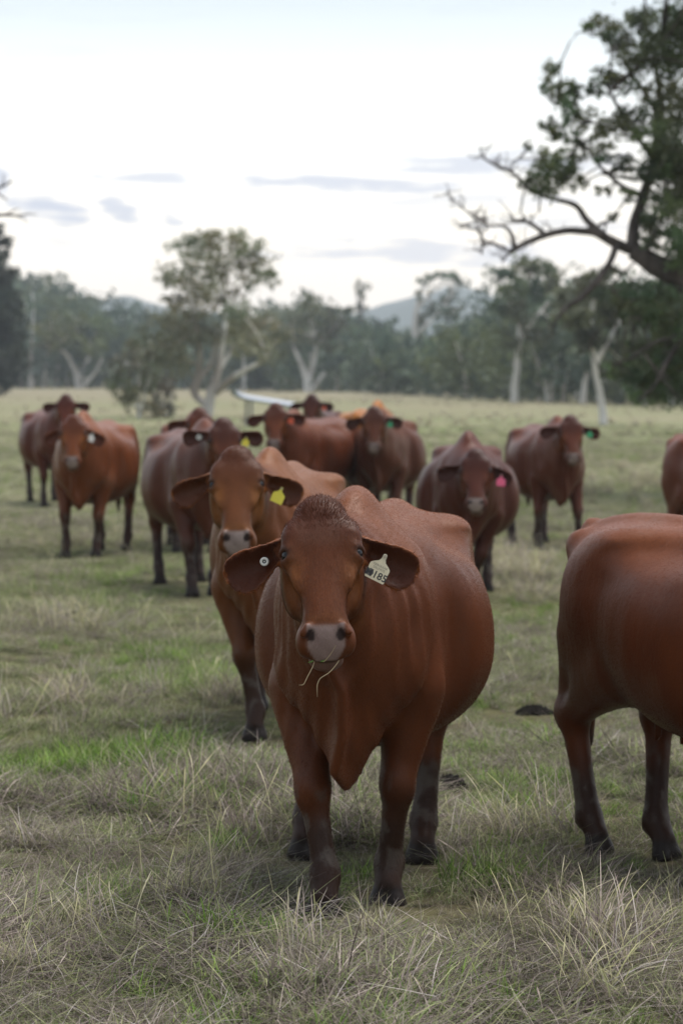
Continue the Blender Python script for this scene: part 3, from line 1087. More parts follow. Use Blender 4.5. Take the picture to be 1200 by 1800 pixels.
def build_tag(root, org, nn, w, tg):
    """flag tag with a narrow neck hung from a stud; x right as seen from the front, y up, z towards the viewer"""
    n = nrm(nn + np.array([0, 0, 0.10]))
    right = w                                 # the cow's left is the viewer's right
    right = nrm(right - n * (right @ n))
    up = np.cross(n, right)
    ang = R(tg.get('tilt', 0))
    rx = right * math.cos(ang) + up * math.sin(ang)
    uy = up * math.cos(ang) - right * math.sin(ang)
    sc = tg.get('size', 1.0)
    pts = [(-.0055, .004), (-.0045, .0075), (0, .0095), (.0045, .0075), (.0055, .004), (.006, -.006), (.010, -.014), (.020, -.020), (.0275, -.026), (.029, -.031),
           (.0285, -.066), (.026, -.069), (-.026, -.069), (-.0285, -.066), (-.029, -.031), (-.0275, -.026), (-.020, -.020), (-.010, -.014), (-.006, -.006)]
    V, F = extrude_poly([(x * sc, y * sc) for x, y in pts], 0.0016)
    o = mesh_obj('ear_tag', V, F, tg['mat'], root, False)
    o.matrix_local = frame_matrix(org, rx, uy, n)
    if tg.get('label'):
        o['label'] = tg['label']
    sv, sf = extrude_poly([(math.cos(i * math.pi / 6) * 0.0048 * sc, math.sin(i * math.pi / 6) * 0.0048 * sc) for i in range(12)], 0.006)
    st = mesh_obj('stud', sv, sf, tg.get('stud', M['tag_stud']), o, False)
    st.location = (0, 0.002 * sc, 0.001)
    for txt, size, x, y, mat in tg.get('text', ()):
        cu = bpy.data.curves.new('lettering', 'FONT')
        cu.body = txt
        cu.size = size
        cu.align_x = 'CENTER'
        cu.offset = size * 0.02 if size > 0.015 else 0.0
        cu.resolution_u = 3
        tmp = bpy.data.objects.new('lettering', cu)
        COL.objects.link(tmp)
        dg = bpy.context.evaluated_depsgraph_get()
        me = bpy.data.meshes.new_from_object(tmp.evaluated_get(dg))
        bpy.data.objects.remove(tmp)
        me.materials.clear()
        me.materials.append(mat)
        lo = bpy.data.objects.new('lettering', me)
        COL.objects.link(lo)
        lo.parent = o
        lo.location = (x, y, 0.0012)
    for poly, mat in tg.get('smudge', ()):
        sm = mesh_obj('lettering', [(x, y, 0.0010) for x, y in poly], [tuple(range(len(poly)))], mat, o, False)
    return o


def build_button(root, org, nn, ax, bb, tg):
    r = tg.get('r', 0.0135)
    ring = [(math.cos(i * math.pi / 12), math.sin(i * math.pi / 12)) for i in range(24)]
    V, F = [], []
    prof = [(0.45, 0.002), (0.5, 0.004), (0.85, 0.004), (1.0, 0.0025), (1.0, -0.002), (0.0, -0.002)]
    for rr, h in prof:
        for x, y in ring:
            V.append((x * r * rr, y * r * rr, h))
    for j in range(len(prof) - 1):
        for i in range(24):
            F.append((j * 24 + i, (j + 1) * 24 + i, (j + 1) * 24 + (i + 1) % 24, j * 24 + (i + 1) % 24))
    o = mesh_obj('button_tag', V, F, tg['mat'], root)
    n = nrm(nn)
    up = nrm(bb - n * (bb @ n))
    o.matrix_local = frame_matrix(org + n * 0.012, np.cross(up, n), up, n)
    if tg.get('label'):
        o['label'] = tg['label']
    V, F = extrude_poly([(x * r * 0.46, y * r * 0.46) for x, y in ring], 0.004)
    mesh_obj('stud', V, F, M['dark_plastic'], o, False)
    V, F = extrude_poly([(x * r * 0.16, y * r * 0.16) for x, y in ring], 0.0062)
    mesh_obj('pin', V, F, tg['mat'], o, False)
    return o
# ================================================================== the herd
def cow_at(px_feet, py_feet, **kw):
    """stand a cow with its origin (below mid body) at a ground point"""
    g = ground_at(px_feet, py_feet)
    return (g.x, g.y, 0.0)


TRAMPLED = [(*ground_at(943, 1247).to_2d(), 0.16), (*ground_at(790, 1392).to_2d(), 0.12), (*ground_at(20, 1532).to_2d(), 0.10)]
GROUP = 'red-brown cattle standing in the pasture'


def cow_thing(name, label, loc, heading_deg, head_px=None, **kw):
    if head_px is not None:      # slide the cow sideways until its poll shows at that column
        pl = kw['poll']
        h = R(heading_deg)
        hx = math.cos(h) * pl[0] - math.sin(h) * pl[1]
        hy = math.sin(h) * pl[0] + math.cos(h) * pl[1]
        loc = ((head_px - 600) / FPX * (loc[1] + hy) - hx, loc[1], 0)
    loc = (loc[0], loc[1], float(ground_z(loc[0], loc[1])))
    o = build_cow(name, loc, R(heading_deg), label_key=label, **kw)
    tag(o, label, 'cow', GROUP)
    h, sz = R(heading_deg), kw.get('size', 1.0)
    ft = kw.get('feet') or {'fl': (0.56, 0.17), 'fr': (0.50, -0.17), 'hl': (-0.74, 0.17), 'hr': (-0.66, -0.17)}
    for fx, fy in ft.values():
        TRAMPLED.append((loc[0] + sz * (math.cos(h) * fx - math.sin(h) * fy), loc[1] + sz * (math.sin(h) * fx + math.cos(h) * fy), 0.17 if loc[1] < 12 else 0.28))
    return o


# nearest cow, facing the camera, number tag in its left ear
cow_thing('cow', 'large chestnut cow nearest the camera facing it, cream number tag and grass in its mouth', (0.105, 9.50, 0), -97, detail=True, coat=170000,
          fine=0.0068, coarse=0.018, poll=(1.00, -0.048, 1.305), head_yaw=7, head_pitch=57, head_roll=2.5, fat=1.0, hump=0.85, dewlap=1.15, seed=4,
          feet={'fr': (0.68, -0.075), 'fl': (0.44, 0.10), 'hl': (-0.42, 0.13), 'hr': (-0.46, -0.29)},
          base=(0.0818, 0.0230, 0.0073), ears=(0.34, 0.30),
          tags=[dict(ear='right', kind='button', mat=M['tag_white'], a=0.100, b=0.020, n=-0.012, label='white round button tag with dark centre'),
                dict(ear='left', kind='flag', mat=M['tag_cream'], a=0.115, b=0.012, n=0.012, tilt=-28, size=1.12, label='cream flag tag with faded dark number 185',
                     text=[('M185', 0.031, 0.0, -0.0700, M['tag_ink']), ('TIEROLEAR', 0.0095, 0.0, -0.0335, M['tag_ink_faded']),
                           ('DELPATE', 0.0095, 0.0, -0.0430, M['tag_ink_faded'])],
                     smudge=[([(-.030, -.070), (-.014, -.0715), (-.009, -.060), (-.013, -.050), (-.022, -.047), (-.030, -.052)], M['tag_ink_faded'])])])

# the cow just behind it on the left, yellow tag
cow_thing('cow', 'ginger-faced cow looking over behind the nearest cow, yellow flag tag in its ear', (-0.19, 13.75, 0), -94, head_px=416, fine=0.010, coarse=0.024,
          poll=(1.02, -0.10, 1.345), head_yaw=4, head_pitch=58, head_roll=1, fat=0.86, coat=70000, seed=7, base=(0.0961, 0.0299, 0.0082), ears=(0.26, 0.26),
          feet={'fr': (0.60, -0.06), 'fl': (0.52, 0.14), 'hl': (-0.70, 0.17), 'hr': (-0.62, -0.17)},
          tags=[dict(ear='left', kind='flag', mat=M['tag_yellow'], a=0.125, b=0.025, n=0.012, tilt=-24, size=0.98)])
# dark cow half hidden behind that one
cow_thing('cow', 'dark brown cow with its face hidden behind the ginger-faced cow, white button and yellow tag', (-1.24, 22.4, 0), -77, head_px=393, fine=0.016, coarse=0.032,
          poll=(0.98, 0.06, 1.34), head_yaw=-2, head_pitch=62, seed=9, base=(0.0585, 0.0149, 0.0060), ears=(-0.05, -0.10),
          feet={'fr': (0.66, -0.13), 'fl': (0.55, 0.06), 'hl': (-0.70, 0.17), 'hr': (-0.62, -0.17)},
          tags=[dict(ear='left', kind='flag', mat=M['tag_yellow'], a=0.09, b=0.02, n=0.014, tilt=-10, size=0.94),
                dict(ear='right', kind='button', mat=M['tag_white'], a=0.10, b=0.02, n=-0.008, r=0.02)])
# cow behind the dark one
cow_thing('cow', 'brown cow with only its ears and back showing above the dark cow, orange tag', (-1.44, 27.6, 0), -84, head_px=351, fine=0.018, coarse=0.034,
          poll=(1.0, 0.02, 1.36), head_yaw=0, head_pitch=60, seed=11, base=(0.0794, 0.0193, 0.0065), ears=(0.12, 0.10),
          tags=[dict(ear='left', kind='flag', mat=M['tag_orange'], a=0.09, b=0.02, n=0.014, tilt=-15, size=0.98)])
# left pair
cow_thing('cow', 'light chestnut cow at the left standing square, white tag in its ear', (-2.28, 26.8, 0), -97, head_px=131, fine=0.016, coarse=0.032,
          poll=(0.98, 0.02, 1.30), head_yaw=6, head_pitch=60, seed=13, base=(0.0961, 0.0254, 0.0065), ears=(0.45, 0.40),
          feet={'fr': (0.58, -0.15), 'fl': (0.50, 0.12), 'hl': (-0.60, 0.19), 'hr': (-0.72, -0.10)},
          tags=[dict(ear='left', kind='flag', mat=M['tag_white'], a=0.09, b=0.0, n=0.014, tilt=-20, size=1.10)])
cow_thing('cow', 'dark red cow at the far left behind the light chestnut one, no tag showing', (-3.98, 37.6, 0), -75, head_px=117, fine=0.018, coarse=0.036,
          poll=(0.98, 0.05, 1.44), head_yaw=-14, head_pitch=62, seed=15, base=(0.0626, 0.0127, 0.0050), ears=(0.02, 0.05), fat=1.02)
# middle group
cow_thing('cow', 'red-brown cow in the middle turned to the side, head raised, orange tag', (-0.46, 30.4, 0), -112, head_px=485, fine=0.017, coarse=0.034,
          poll=(1.02, 0.02, 1.40), head_yaw=18, head_pitch=60, seed=17, base=(0.0709, 0.0171, 0.0055), ears=(0.05, 0.16),
          tags=[dict(ear='left', kind='flag', mat=M['tag_orange'], a=0.09, b=0.01, n=0.014, tilt=-25, size=1.02)])
cow_thing('cow', 'dark cow showing just its head over the back of the middle cow, orange tag', (-0.30, 40.6, 0), -96, head_px=548, fine=0.02, coarse=0.036,
          poll=(1.02, 0.0, 1.44), head_yaw=3, head_pitch=60, seed=19, base=(0.0460, 0.0104, 0.0046), ears=(0.10, 0.12),
          tags=[dict(ear='left', kind='flag', mat=M['tag_orange'], a=0.10, b=0.02, n=0.014, tilt=-15, size=0.94)])
cow_thing('cow', 'dark brown cow right of the middle with a green tag facing the camera', (0.44, 30.9, 0), -97, head_px=657, fine=0.017, coarse=0.034,
          poll=(1.0, -0.02, 1.36), head_yaw=6, head_pitch=62, seed=21, base=(0.0602, 0.0164, 0.0065), ears=(0.08, 0.16), fat=1.08,
          tags=[dict(ear='left', kind='flag', mat=M['tag_green'], a=0.10, b=0.015, n=0.014, tilt=-20, size=0.98)])
cow_thing('cow', 'tan cow turned away with only its rump showing behind the green-tagged dark cow', (0.36, 35.8, 0), 78, fine=0.02, coarse=0.034,
          poll=(1.05, 0.0, 1.2), head_yaw=0, head_pitch=62, seed=23, base=(0.1837, 0.0635, 0.0138), ears=(0.2, 0.2))
# right side
cow_thing('cow', 'dark mahogany cow behind the nearest one on the right, pink tag in its ear', (1.02, 21.6, 0), -92, head_px=836, fine=0.014, coarse=0.030,
          poll=(1.0, 0.05, 1.20), size=0.95, head_yaw=-4, head_pitch=58, head_roll=2, seed=25, base=(0.0501, 0.0119, 0.0060), ears=(0.48, 0.12), fat=1.04,
          feet={'fr': (0.60, -0.12), 'fl': (0.45, 0.03), 'hl': (-0.70, 0.17), 'hr': (-0.62, -0.17)},
          tags=[dict(ear='left', kind='flag', mat=M['tag_pink'], a=0.13, b=0.02, n=0.014, tilt=-5, size=1.15)])
cow_thing('cow', 'dark chestnut cow at the right with a green tag and all four legs showing', (2.12, 28.4, 0), -82, head_px=1003, fine=0.016, coarse=0.032,
          poll=(0.98, 0.03, 1.34), size=0.97, head_yaw=-4, head_pitch=60, seed=27, base=(0.0626, 0.0149, 0.0060), ears=(0.12, 0.06),
          feet={'fr': (0.50, -0.20), 'fl': (0.58, 0.22), 'hl': (-0.60, 0.10), 'hr': (-0.70, -0.22)},
          tags=[dict(ear='left', kind='flag', mat=M['tag_green'], a=0.12, b=0.005, n=0.014, tilt=-10, size=1.02)])
cow_thing('cow', 'brown cow cut off by the right edge behind the nearest right-hand cow', (3.45, 24.3, 0), -60, fine=0.02, coarse=0.034,
          poll=(1.0, 0.0, 1.3), head_yaw=0, head_pitch=62, seed=29, base=(0.0835, 0.0193, 0.0065))
# the cow in the right foreground, hindquarters only
cow_thing('cow', 'large red cow cut off by the right edge in the foreground, hindquarters and udder showing', (1.43, 9.50, 0), -56, fine=0.012, coarse=0.020, detail=True,
          poll=(1.10, 0.25, 1.20), head_yaw=10, head_pitch=60, seed=31, base=(0.0835, 0.0217, 0.0065), udder=True, coat=90000, fat=1.12, size=0.96,
          feet={'fr': (0.55, -0.17), 'fl': (0.50, 0.17), 'hl': (-0.54, -0.03), 'hr': (-0.78, -0.15)})
# ================================================================== trees
def mat_leaf(name, col, var=0.5, trans=0.35):
    m, t, out = new_mat(name)
    at_ = N(t, 'ShaderNodeAttribute', attribute_name='tint')
    c = mix_col(t, 1.0, at_.outputs['Color'], col, 'MULTIPLY')
    d = N(t, 'ShaderNodeBsdfDiffuse')
    tr = N(t, 'ShaderNodeBsdfTranslucent')
    gl = N(t, 'ShaderNodeBsdfGlossy')
    gl.inputs['Roughness'].default_value = 0.45
    gl.inputs['Color'].default_value = (0.5, 0.55, 0.55, 1)
    lk(t, c, d.inputs[0])
    lk(t, c, tr.inputs[0])
    mx = N(t, 'ShaderNodeMixShader')
    mx.inputs[0].default_value = trans
    lk(t, d.outputs[0], mx.inputs[1])
    lk(t, tr.outputs[0], mx.inputs[2])
    mx2 = N(t, 'ShaderNodeMixShader')
    mx2.inputs[0].default_value = 0.05
    lk(t, mx.outputs[0], mx2.inputs[1])
    lk(t, gl.outputs[0], mx2.inputs[2])
    lk(t, mx2.outputs[0], out.inputs[0])
    return m


def mat_bark(name, c1, c2, scale=3.0):
    m, t, out = new_mat(name)
    p = t.nodes.new('ShaderNodeBsdfPrincipled')
    p.inputs['Roughness'].default_value = 0.85
    p.inputs['Specular IOR Level'].default_value = 0.1
    g = N(t, 'ShaderNodeNewGeometry')
    mp = N(t, 'ShaderNodeMapping')
    mp.inputs['Scale'].default_value = (scale, scale, scale * 0.35)
    lk(t, g.outputs['Position'], mp.inputs[0])
    n = N(t, 'ShaderNodeTexNoise')
    n.inputs['Scale'].default_value = 1.0
    n.inputs['Detail'].default_value = 5
    lk(t, mp.outputs[0], n.inputs['Vector'])
    mr = N(t, 'ShaderNodeMapRange')
    mr.inputs[1].default_value = 0.38
    mr.inputs[2].default_value = 0.62
    lk(t, n.outputs['Fac'], mr.inputs[0])
    lk(t, mix_col(t, mr.outputs[0], c1, c2), p.inputs['Base Color'])
    b = N(t, 'ShaderNodeBump')
    b.inputs['Strength'].default_value = 0.6
    b.inputs['Distance'].default_value = 0.03
    lk(t, n.outputs['Fac'], b.inputs['Height'])
    lk(t, b.outputs[0], p.inputs['Normal'])
    lk(t, p.outputs[0], out.inputs[0])
    return m


M['bark_pale'] = mat_bark('bark_pale', (0.66, 0.64, 0.61), (0.42, 0.39, 0.36), 1.2)
M['bark_gum'] = mat_bark('bark_gum', (0.66, 0.64, 0.61), (0.30, 0.26, 0.23), 0.7)
M['bark_dark'] = mat_bark('bark_dark', (0.125, 0.105, 0.095), (0.060, 0.050, 0.045), 5.0)
M['leaf'] = mat_leaf('leaf', (1, 1, 1))


class Tubes:
    def __init__(self):
        self.V, self.F, self.n = [], [], 0

    def add(self, pts, rads, sides=7):
        pts = np.asarray(pts, float)
        k = len(pts)
        tang = np.gradient(pts, axis=0)
        tang /= np.linalg.norm(tang, axis=1)[:, None] + 1e-9
        ref = np.array([0.13, 0.97, 0.2])
        for i in range(k):
            a = np.cross(tang[i], ref)
            a /= np.linalg.norm(a) + 1e-9
            b = np.cross(tang[i], a)
            for q in range(sides):
                th = 2 * math.pi * q / sides
                self.V.append(pts[i] + (a * math.cos(th) + b * math.sin(th)) * rads[i])
        for i in range(k - 1):
            for q in range(sides):
                o = self.n + i * sides
                self.F.append((o + q, o + (q + 1) % sides, o + sides + (q + 1) % sides, o + sides + q))
        self.n += k * sides

    def obj(self, name, mat, parent):
        return mesh_obj(name, np.array(self.V), np.array(self.F), mat, parent)


def bend(pts, rads, n=5, jit=0.06, rng=None):
    """resample a polyline smoothly with a little wobble"""
    pts = np.asarray(pts, float)
    t0 = np.linspace(0, 1, len(pts))
    m = (len(pts) - 1) * n + 1
    t = np.linspace(0, 1, m)
    A = np.stack([np.interp(t, t0, pts[:, c]) for c in range(3)], 1)
    r = np.interp(t, t0, rads)
    step = np.linalg.norm(pts[-1] - pts[0]) / m
    if rng is not None:
        A[1:-1] += rng.normal(0, jit * step * 2.0, (m - 2, 3))
    for _ in range(2):
        A[1:-1] = (A[:-2] + 2 * A[1:-1] + A[2:]) / 4
    return A, r


def leaf_cards(C, size, cols, rng, aspect=0.45, droop=0.0):
    """one bent two-triangle-pair leaf per centre"""
    n = len(C)
    a = rng.normal(size=(n, 3))
    a[:, 2] -= droop
    a /= np.linalg.norm(a, axis=1)[:, None]
    b = np.cross(a, rng.normal(size=(n, 3)))
    b /= np.linalg.norm(b, axis=1)[:, None]
    c = np.cross(a, b)
    s = size * rng.uniform(0.6, 1.4, n)[:, None]
    V = np.stack([C - a * s * 0.5, C - b * s * 0.5 * aspect + c * s * 0.06, C + a * s * 0.5, C + b * s * 0.5 * aspect + c * s * 0.06], 1).reshape(-1, 3)
    Q = np.arange(4 * n).reshape(n, 4)
    return V, Q, np.repeat(cols, 4, axis=0)


def lobe_points(c, r, n, rng):
    d = rng.normal(size=(n, 3))
    d /= np.linalg.norm(d, axis=1)[:, None]
    k = rng.uniform(0.05, 1.0, n)[:, None] ** 0.5
    # a clump of smaller clumps
    sub = max(5, n // 16)
    cen = d[:sub] * k[:sub]
    pick = rng.integers(0, sub, n)
    P = cen[pick] * 1.15 + rng.normal(0, 0.22, (n, 3))
    return np.asarray(c) + P * np.asarray(r)


def tree_px(name, label, dist, limbs, lobes, leaf, per, col, bark, seed, group=None, cat='tree', depth=0.7, droop=0.3, twigs=True, aspect=0.45, colvar=0.35, jit=0.05, spread=1.0, thin=1.0):
    """tree whose limbs and leaf masses are sketched as they appear from the camera and given their own depth.
    limbs: lists of (px, py, radius px, depth offset m); lobes: (px, py, rx px, ry px); leaf size in metres; per = leaves per 100 px of lobe area"""
    rng = np.random.default_rng(seed)
    b = limbs[0][0]
    base = at(b[0], b[1], dist)
    gz = float(ground_z(base.x, base.y))
    root = empty(name, (base.x, base.y, gz))
    org = np.array([base.x, base.y, gz])
    px2m = dist / FPX
    tb = Tubes()
    nodes = []
    for li, L in enumerate(limbs):
        pts = [np.array(at(p[0], p[1], dist + (p[3] if len(p) > 3 else 0.0))) for p in L]
        if li == 0:
            pts[0] = org + np.array([0, 0, -0.15])
        A, r = bend(pts, [p[2] * px2m * thin for p in L], 5, jit, rng)
        tb.add(A - org, r, 8 if li < 3 else 6)
        nodes.append(A)
    allp = np.concatenate(nodes)
    Vs, Qs, Cs = [], [], []
    nv = 0
    for lb in lobes:
        px, py, rx, ry = lb[:4]
        off = lb[4] if len(lb) > 4 else rng.normal(0, depth)
        c = np.array(at(px, py, dist + off))
        n = max(8, int(per * rx * ry * 3.14 / 100))
        P = lobe_points(c, (rx * px2m * spread, rx * px2m * 1.1, ry * px2m * spread), n, rng)
        P = P[P[:, 2] > gz + 0.08] if dist < 100 else P
        n = len(P)
        shade = np.clip(rng.normal(1.0, colvar * 0.5, (n, 1)), 0.4, 1.8) * rng.uniform(1 - colvar, 1 + colvar)
        hue = np.array(col) * np.array([1 + rng.uniform(-.2, .25), 1, 1 + rng.uniform(-.2, .2)])
        V, Q, cc = leaf_cards(P - org, leaf, hue * shade, rng, aspect, droop)
        Vs.append(V)
        Qs.append(Q + nv)
        Cs.append(cc)
        nv += len(V)
        if twigs:
            d = np.linalg.norm(allp - c, axis=1)
            s = allp[int(np.argmin(d))]
            mid = 0.5 * (s + c) + rng.normal(0, 0.12, 3) * np.linalg.norm(c - s)
            A, r = bend([s, mid, c], [max(1.2, min(3.5, rx * 0.10)) * px2m, 1.6 * px2m, 0.7 * px2m], 4, 0.08, rng)
            tb.add(A - org, r, 4)
            for q in range(3):
                e = P[rng.integers(0, n)]
                A, r = bend([A[-3], 0.5 * (A[-3] + e), e], [1.0 * px2m, 0.7 * px2m, 0.4 * px2m], 2, 0.05, rng)
                tb.add(A - org, r, 3)
    tb.obj('trunk', bark, root)
    if Vs:
        mesh_obj('crown', np.concatenate(Vs), np.concatenate(Qs), M['leaf'], root, False, np.concatenate(Cs))
    tag(root, label, cat, group)
    return root


GUM = (0.150, 0.165, 0.092)
GUM2 = (0.095, 0.118, 0.068)
DARK = (0.112, 0.142, 0.062)


def trees():
    # big pale-limbed gum left of the middle
    tree_px('gum_tree', 'tall gum tree with pale forked limbs left of the middle of the field', 121,
            [[(362, 732, 13), (372, 690, 12), (380, 665, 9), (392, 600, 7), (398, 540, 5), (385, 480, 4), (370, 440, 2)],
             [(366, 716, 9, .0), (338, 690, 9, .6), (350, 655, 7, .6), (352, 610, 6, .2), (343, 570, 5, 0), (335, 520, 4, 0), (318, 480, 2, -.5)],
             [(380, 690, 9, 0), (402, 668, 7, -.8), (440, 645, 5, -1.5), (470, 632, 4, -2)],
             [(385, 650, 6, 0), (415, 605, 5, 1), (450, 575, 4, 1.4), (480, 560, 2, 1.6)],
             [(397, 550, 4, 0), (425, 500, 3, .5), (450, 460, 2, 1)],
             [(345, 690, 6, 0), (352, 662, 6, 0), (372, 640, 5, .3), (385, 575, 5, .4)]],
            [(330, 440, 24, 18), (360, 430, 26, 20), (395, 425, 28, 18), (430, 432, 26, 20), (455, 452, 22, 20), (312, 470, 22, 20), (345, 470, 26, 20), (380, 465, 28, 20),
             (415, 470, 28, 18), (450, 485, 22, 18), (473, 492, 14, 12), (300, 490, 16, 12), (330, 505, 26, 18), (365, 510, 26, 18), (340, 540, 28, 18), (310, 530, 18, 12), (395, 515, 20, 14),
             (300, 575, 30, 26), (345, 575, 32, 26), (265, 610, 26, 24), (300, 630, 34, 28), (430, 560, 30, 22), (465, 585, 28, 22), (440, 610, 30, 22), (400, 590, 26, 20), (490, 600, 18, 16), (420, 545, 22, 14)],
            0.22, 20, GUM, M['bark_gum'], 21, depth=1.4, spread=1.3, thin=0.75)
    # scrub at its foot
    for k, (px, py, w, h, lab) in enumerate([(245, 744, 52, 115, 'grey-green scrubby sapling beside the tall gum tree, the larger one'),
                                             (288, 748, 26, 60, 'small grey-green sapling between the larger one and the gum trunk')]):
        tree_px('sapling', lab, 116 + k * 2,
                [[(px, py, 2.5), (px - 2, py - h * .5, 2), (px + 2, py - h, 1.2)], [(px, py - 2, 2, .0), (px - 12, py - h * .6, 1.3, .6)], [(px, py - 2, 2, 0), (px + 14, py - h * .6, 1.3, -.6)]],
                [(px + dx * w, py - dy * h, w * .42, h * .26) for dx, dy in ((-.5, .9), (0, 1.05), (.45, .9), (-.6, .55), (.1, .6), (.6, .55), (-.3, .25), (.35, .25))],
                0.22, 9, (0.125, 0.125, 0.075), M['bark_gum'], 31 + k, group='saplings under the tall gum', depth=0.4)
    # white-limbed trees along the far edge
    G = 'gum trees along the far edge of the pasture'
    tree_px('gum_tree', 'white-trunked gum forking low at the left end of the far trees', 338,
            [[(140, 686, 6), (135, 655, 5), (122, 628, 4), (105, 610, 3)], [(138, 670, 4, 0), (152, 640, 4, .5), (158, 612, 3, .8)], [(146, 680, 3, .3), (168, 655, 3, .6), (180, 630, 2, .8)]],
            [(90, 575, 34, 22), (130, 560, 34, 24), (170, 580, 30, 22), (115, 595, 36, 20), (160, 605, 34, 18), (80, 605, 26, 18), (140, 580, 34, 18)],
            0.62, 12, (0.105, 0.115, 0.035), M['bark_pale'], 41, G, depth=2)
    tree_px('gum_tree', 'white-trunked gum forking low among the far trees behind the middle cows', 284,
            [[(540, 692, 6), (538, 665, 5), (530, 640, 4), (518, 615, 3)], [(540, 672, 4, 0), (552, 640, 4, .5), (556, 605, 3, .6)], [(546, 686, 3, .2), (572, 655, 3, .5)]],
            [(515, 560, 34, 24), (555, 550, 36, 22), (590, 570, 30, 24), (535, 590, 38, 22), (575, 600, 34, 20), (505, 600, 28, 20), (545, 530, 20, 12), (600, 545, 18, 12)],
            0.55, 13, GUM2, M['bark_pale'], 43, G, depth=2)
    tree_px('gum_tree', 'tall thin gum with a pale trunk and tufted top in front of the blue hill', 318,
            [[(724, 690, 6), (726, 640, 6), (728, 580, 5), (732, 530, 4), (748, 495, 2.5)], [(730, 545, 3, 0), (765, 505, 2, .8), (800, 490, 1.5, 1)], [(730, 590, 3, 0), (765, 555, 2, -1), (790, 520, 1.5, -1)]],
            [(745, 490, 16, 12), (770, 485, 16, 12), (795, 490, 20, 13), (815, 497, 12, 7), (740, 515, 14, 10), (760, 540, 22, 16), (795, 525, 20, 16), (785, 560, 26, 16), (745, 565, 20, 14), (800, 545, 18, 14)],
            0.55, 13, GUM2, M['bark_pale'], 45, G, depth=1.5)
    tree_px('gum_tree', 'slender little tree top rising alone over the far woodland', 345,
            [[(634, 690, 4), (634, 600, 3), (635, 540, 2.5), (636, 500, 1.2)], [(634, 550, 2, 0), (626, 515, 1, .3)]],
            [(630, 500, 7, 10), (642, 505, 8, 9), (634, 520, 12, 12), (638, 538, 12, 9), (630, 545, 10, 8)],
            0.5, 12, GUM2, M['bark_dark'], 47, G, depth=.8)
    tree_px('gum_tree', 'tall straight white-trunked gum on the right of the far trees', 176,
            [[(904, 710, 6.5), (908, 650, 5.5), (912, 590, 4.5), (915, 530, 5), (925, 490, 3)], [(912, 600, 4, 0), (940, 560, 3, .6), (965, 530, 2, .9)], [(913, 570, 4, 0), (895, 530, 3, -.6), (885, 500, 2, -.9)]],
            [(885, 480, 24, 18), (920, 465, 26, 16), (955, 475, 26, 18), (975, 500, 20, 18), (900, 510, 28, 20), (940, 510, 30, 20), (880, 535, 22, 18), (960, 545, 30, 20), (915, 550, 28, 18), (985, 540, 16, 14), (890, 590, 20, 16), (945, 585, 26, 18)],
            0.42, 15, GUM2, M['bark_pale'], 49, G, depth=1.5)
    tree_px('gum_tree', 'white gum splitting into two stems beside the tall straight trunk', 180,
            [[(966, 712, 8), (964, 690, 7), (955, 660, 5), (940, 630, 4), (935, 600, 3)], [(965, 695, 6, 0), (976, 660, 5, .5), (985, 625, 4, .7), (978, 590, 3, .8)]],
            [(940, 590, 30, 18), (980, 575, 34, 20), (1010, 600, 28, 20), (960, 610, 30, 12), (1000, 560, 26, 20), (1025, 570, 22, 18)],
            0.42, 15, GUM2, M['bark_pale'], 51, G, depth=1.5)
    tree_px('gum_tree', 'grey gum with a white foot standing ahead of the right-hand trees', 96,
            [[(1060, 752, 8), (1058, 720, 7), (1050, 670, 5.5), (1042, 620, 4.5), (1035, 570, 5), (1045, 520, 3)], [(1046, 640, 5, 0), (1075, 590, 4, .5), (1095, 550, 3, .8)], [(1038, 590, 4, 0), (1015, 550, 3, -.5)]],
            [(1010, 520, 28, 20), (1045, 500, 30, 20), (1080, 515, 30, 20), (1020, 555, 30, 20), (1060, 550, 32, 22), (1095, 560, 28, 22), (1035, 595, 24, 18), (1080, 600, 28, 18), (1060, 480, 22, 12), (1105, 600, 22, 20), (1120, 640, 20, 18)],
            0.28, 20, GUM2, M['bark_pale'], 53, G, depth=1.0)
    tree_px('gum_tree', 'short pale-stemmed gum between the forked gum and the white-footed one', 170,
            [[(1022, 712, 6), (1026, 680, 5), (1034, 650, 4), (1036, 615, 3)]],
            [(1015, 620, 26, 18), (1050, 615, 26, 18), (1035, 640, 30, 14), (1075, 640, 24, 18)], 0.4, 15, GUM2, M['bark_pale'], 55, G, depth=1.2)
    # dark conifer at the left edge
    rng = np.random.default_rng(5)
    lob = []
    for q in range(95):
        y = 395 + 285 * rng.uniform() ** 0.75
        hw = 8 + 62 * ((y - 380) / 300) ** 0.75 * (1 - 0.35 * sstep(600, 690, y))
        lob.append((-14 + rng.uniform(-1, 1) * hw * 0.82, y, 10 + hw * .2, 15))
    tree_px('conifer_tree', 'dark dense conifer standing at the left edge of the picture', 235,
            [[(-14, 698, 9), (-14, 550, 6), (-14, 380, 2)]], lob, 0.50, 16, (0.020, 0.027, 0.013), M['bark_dark'], 61, depth=1.8, aspect=0.5, colvar=0.3)
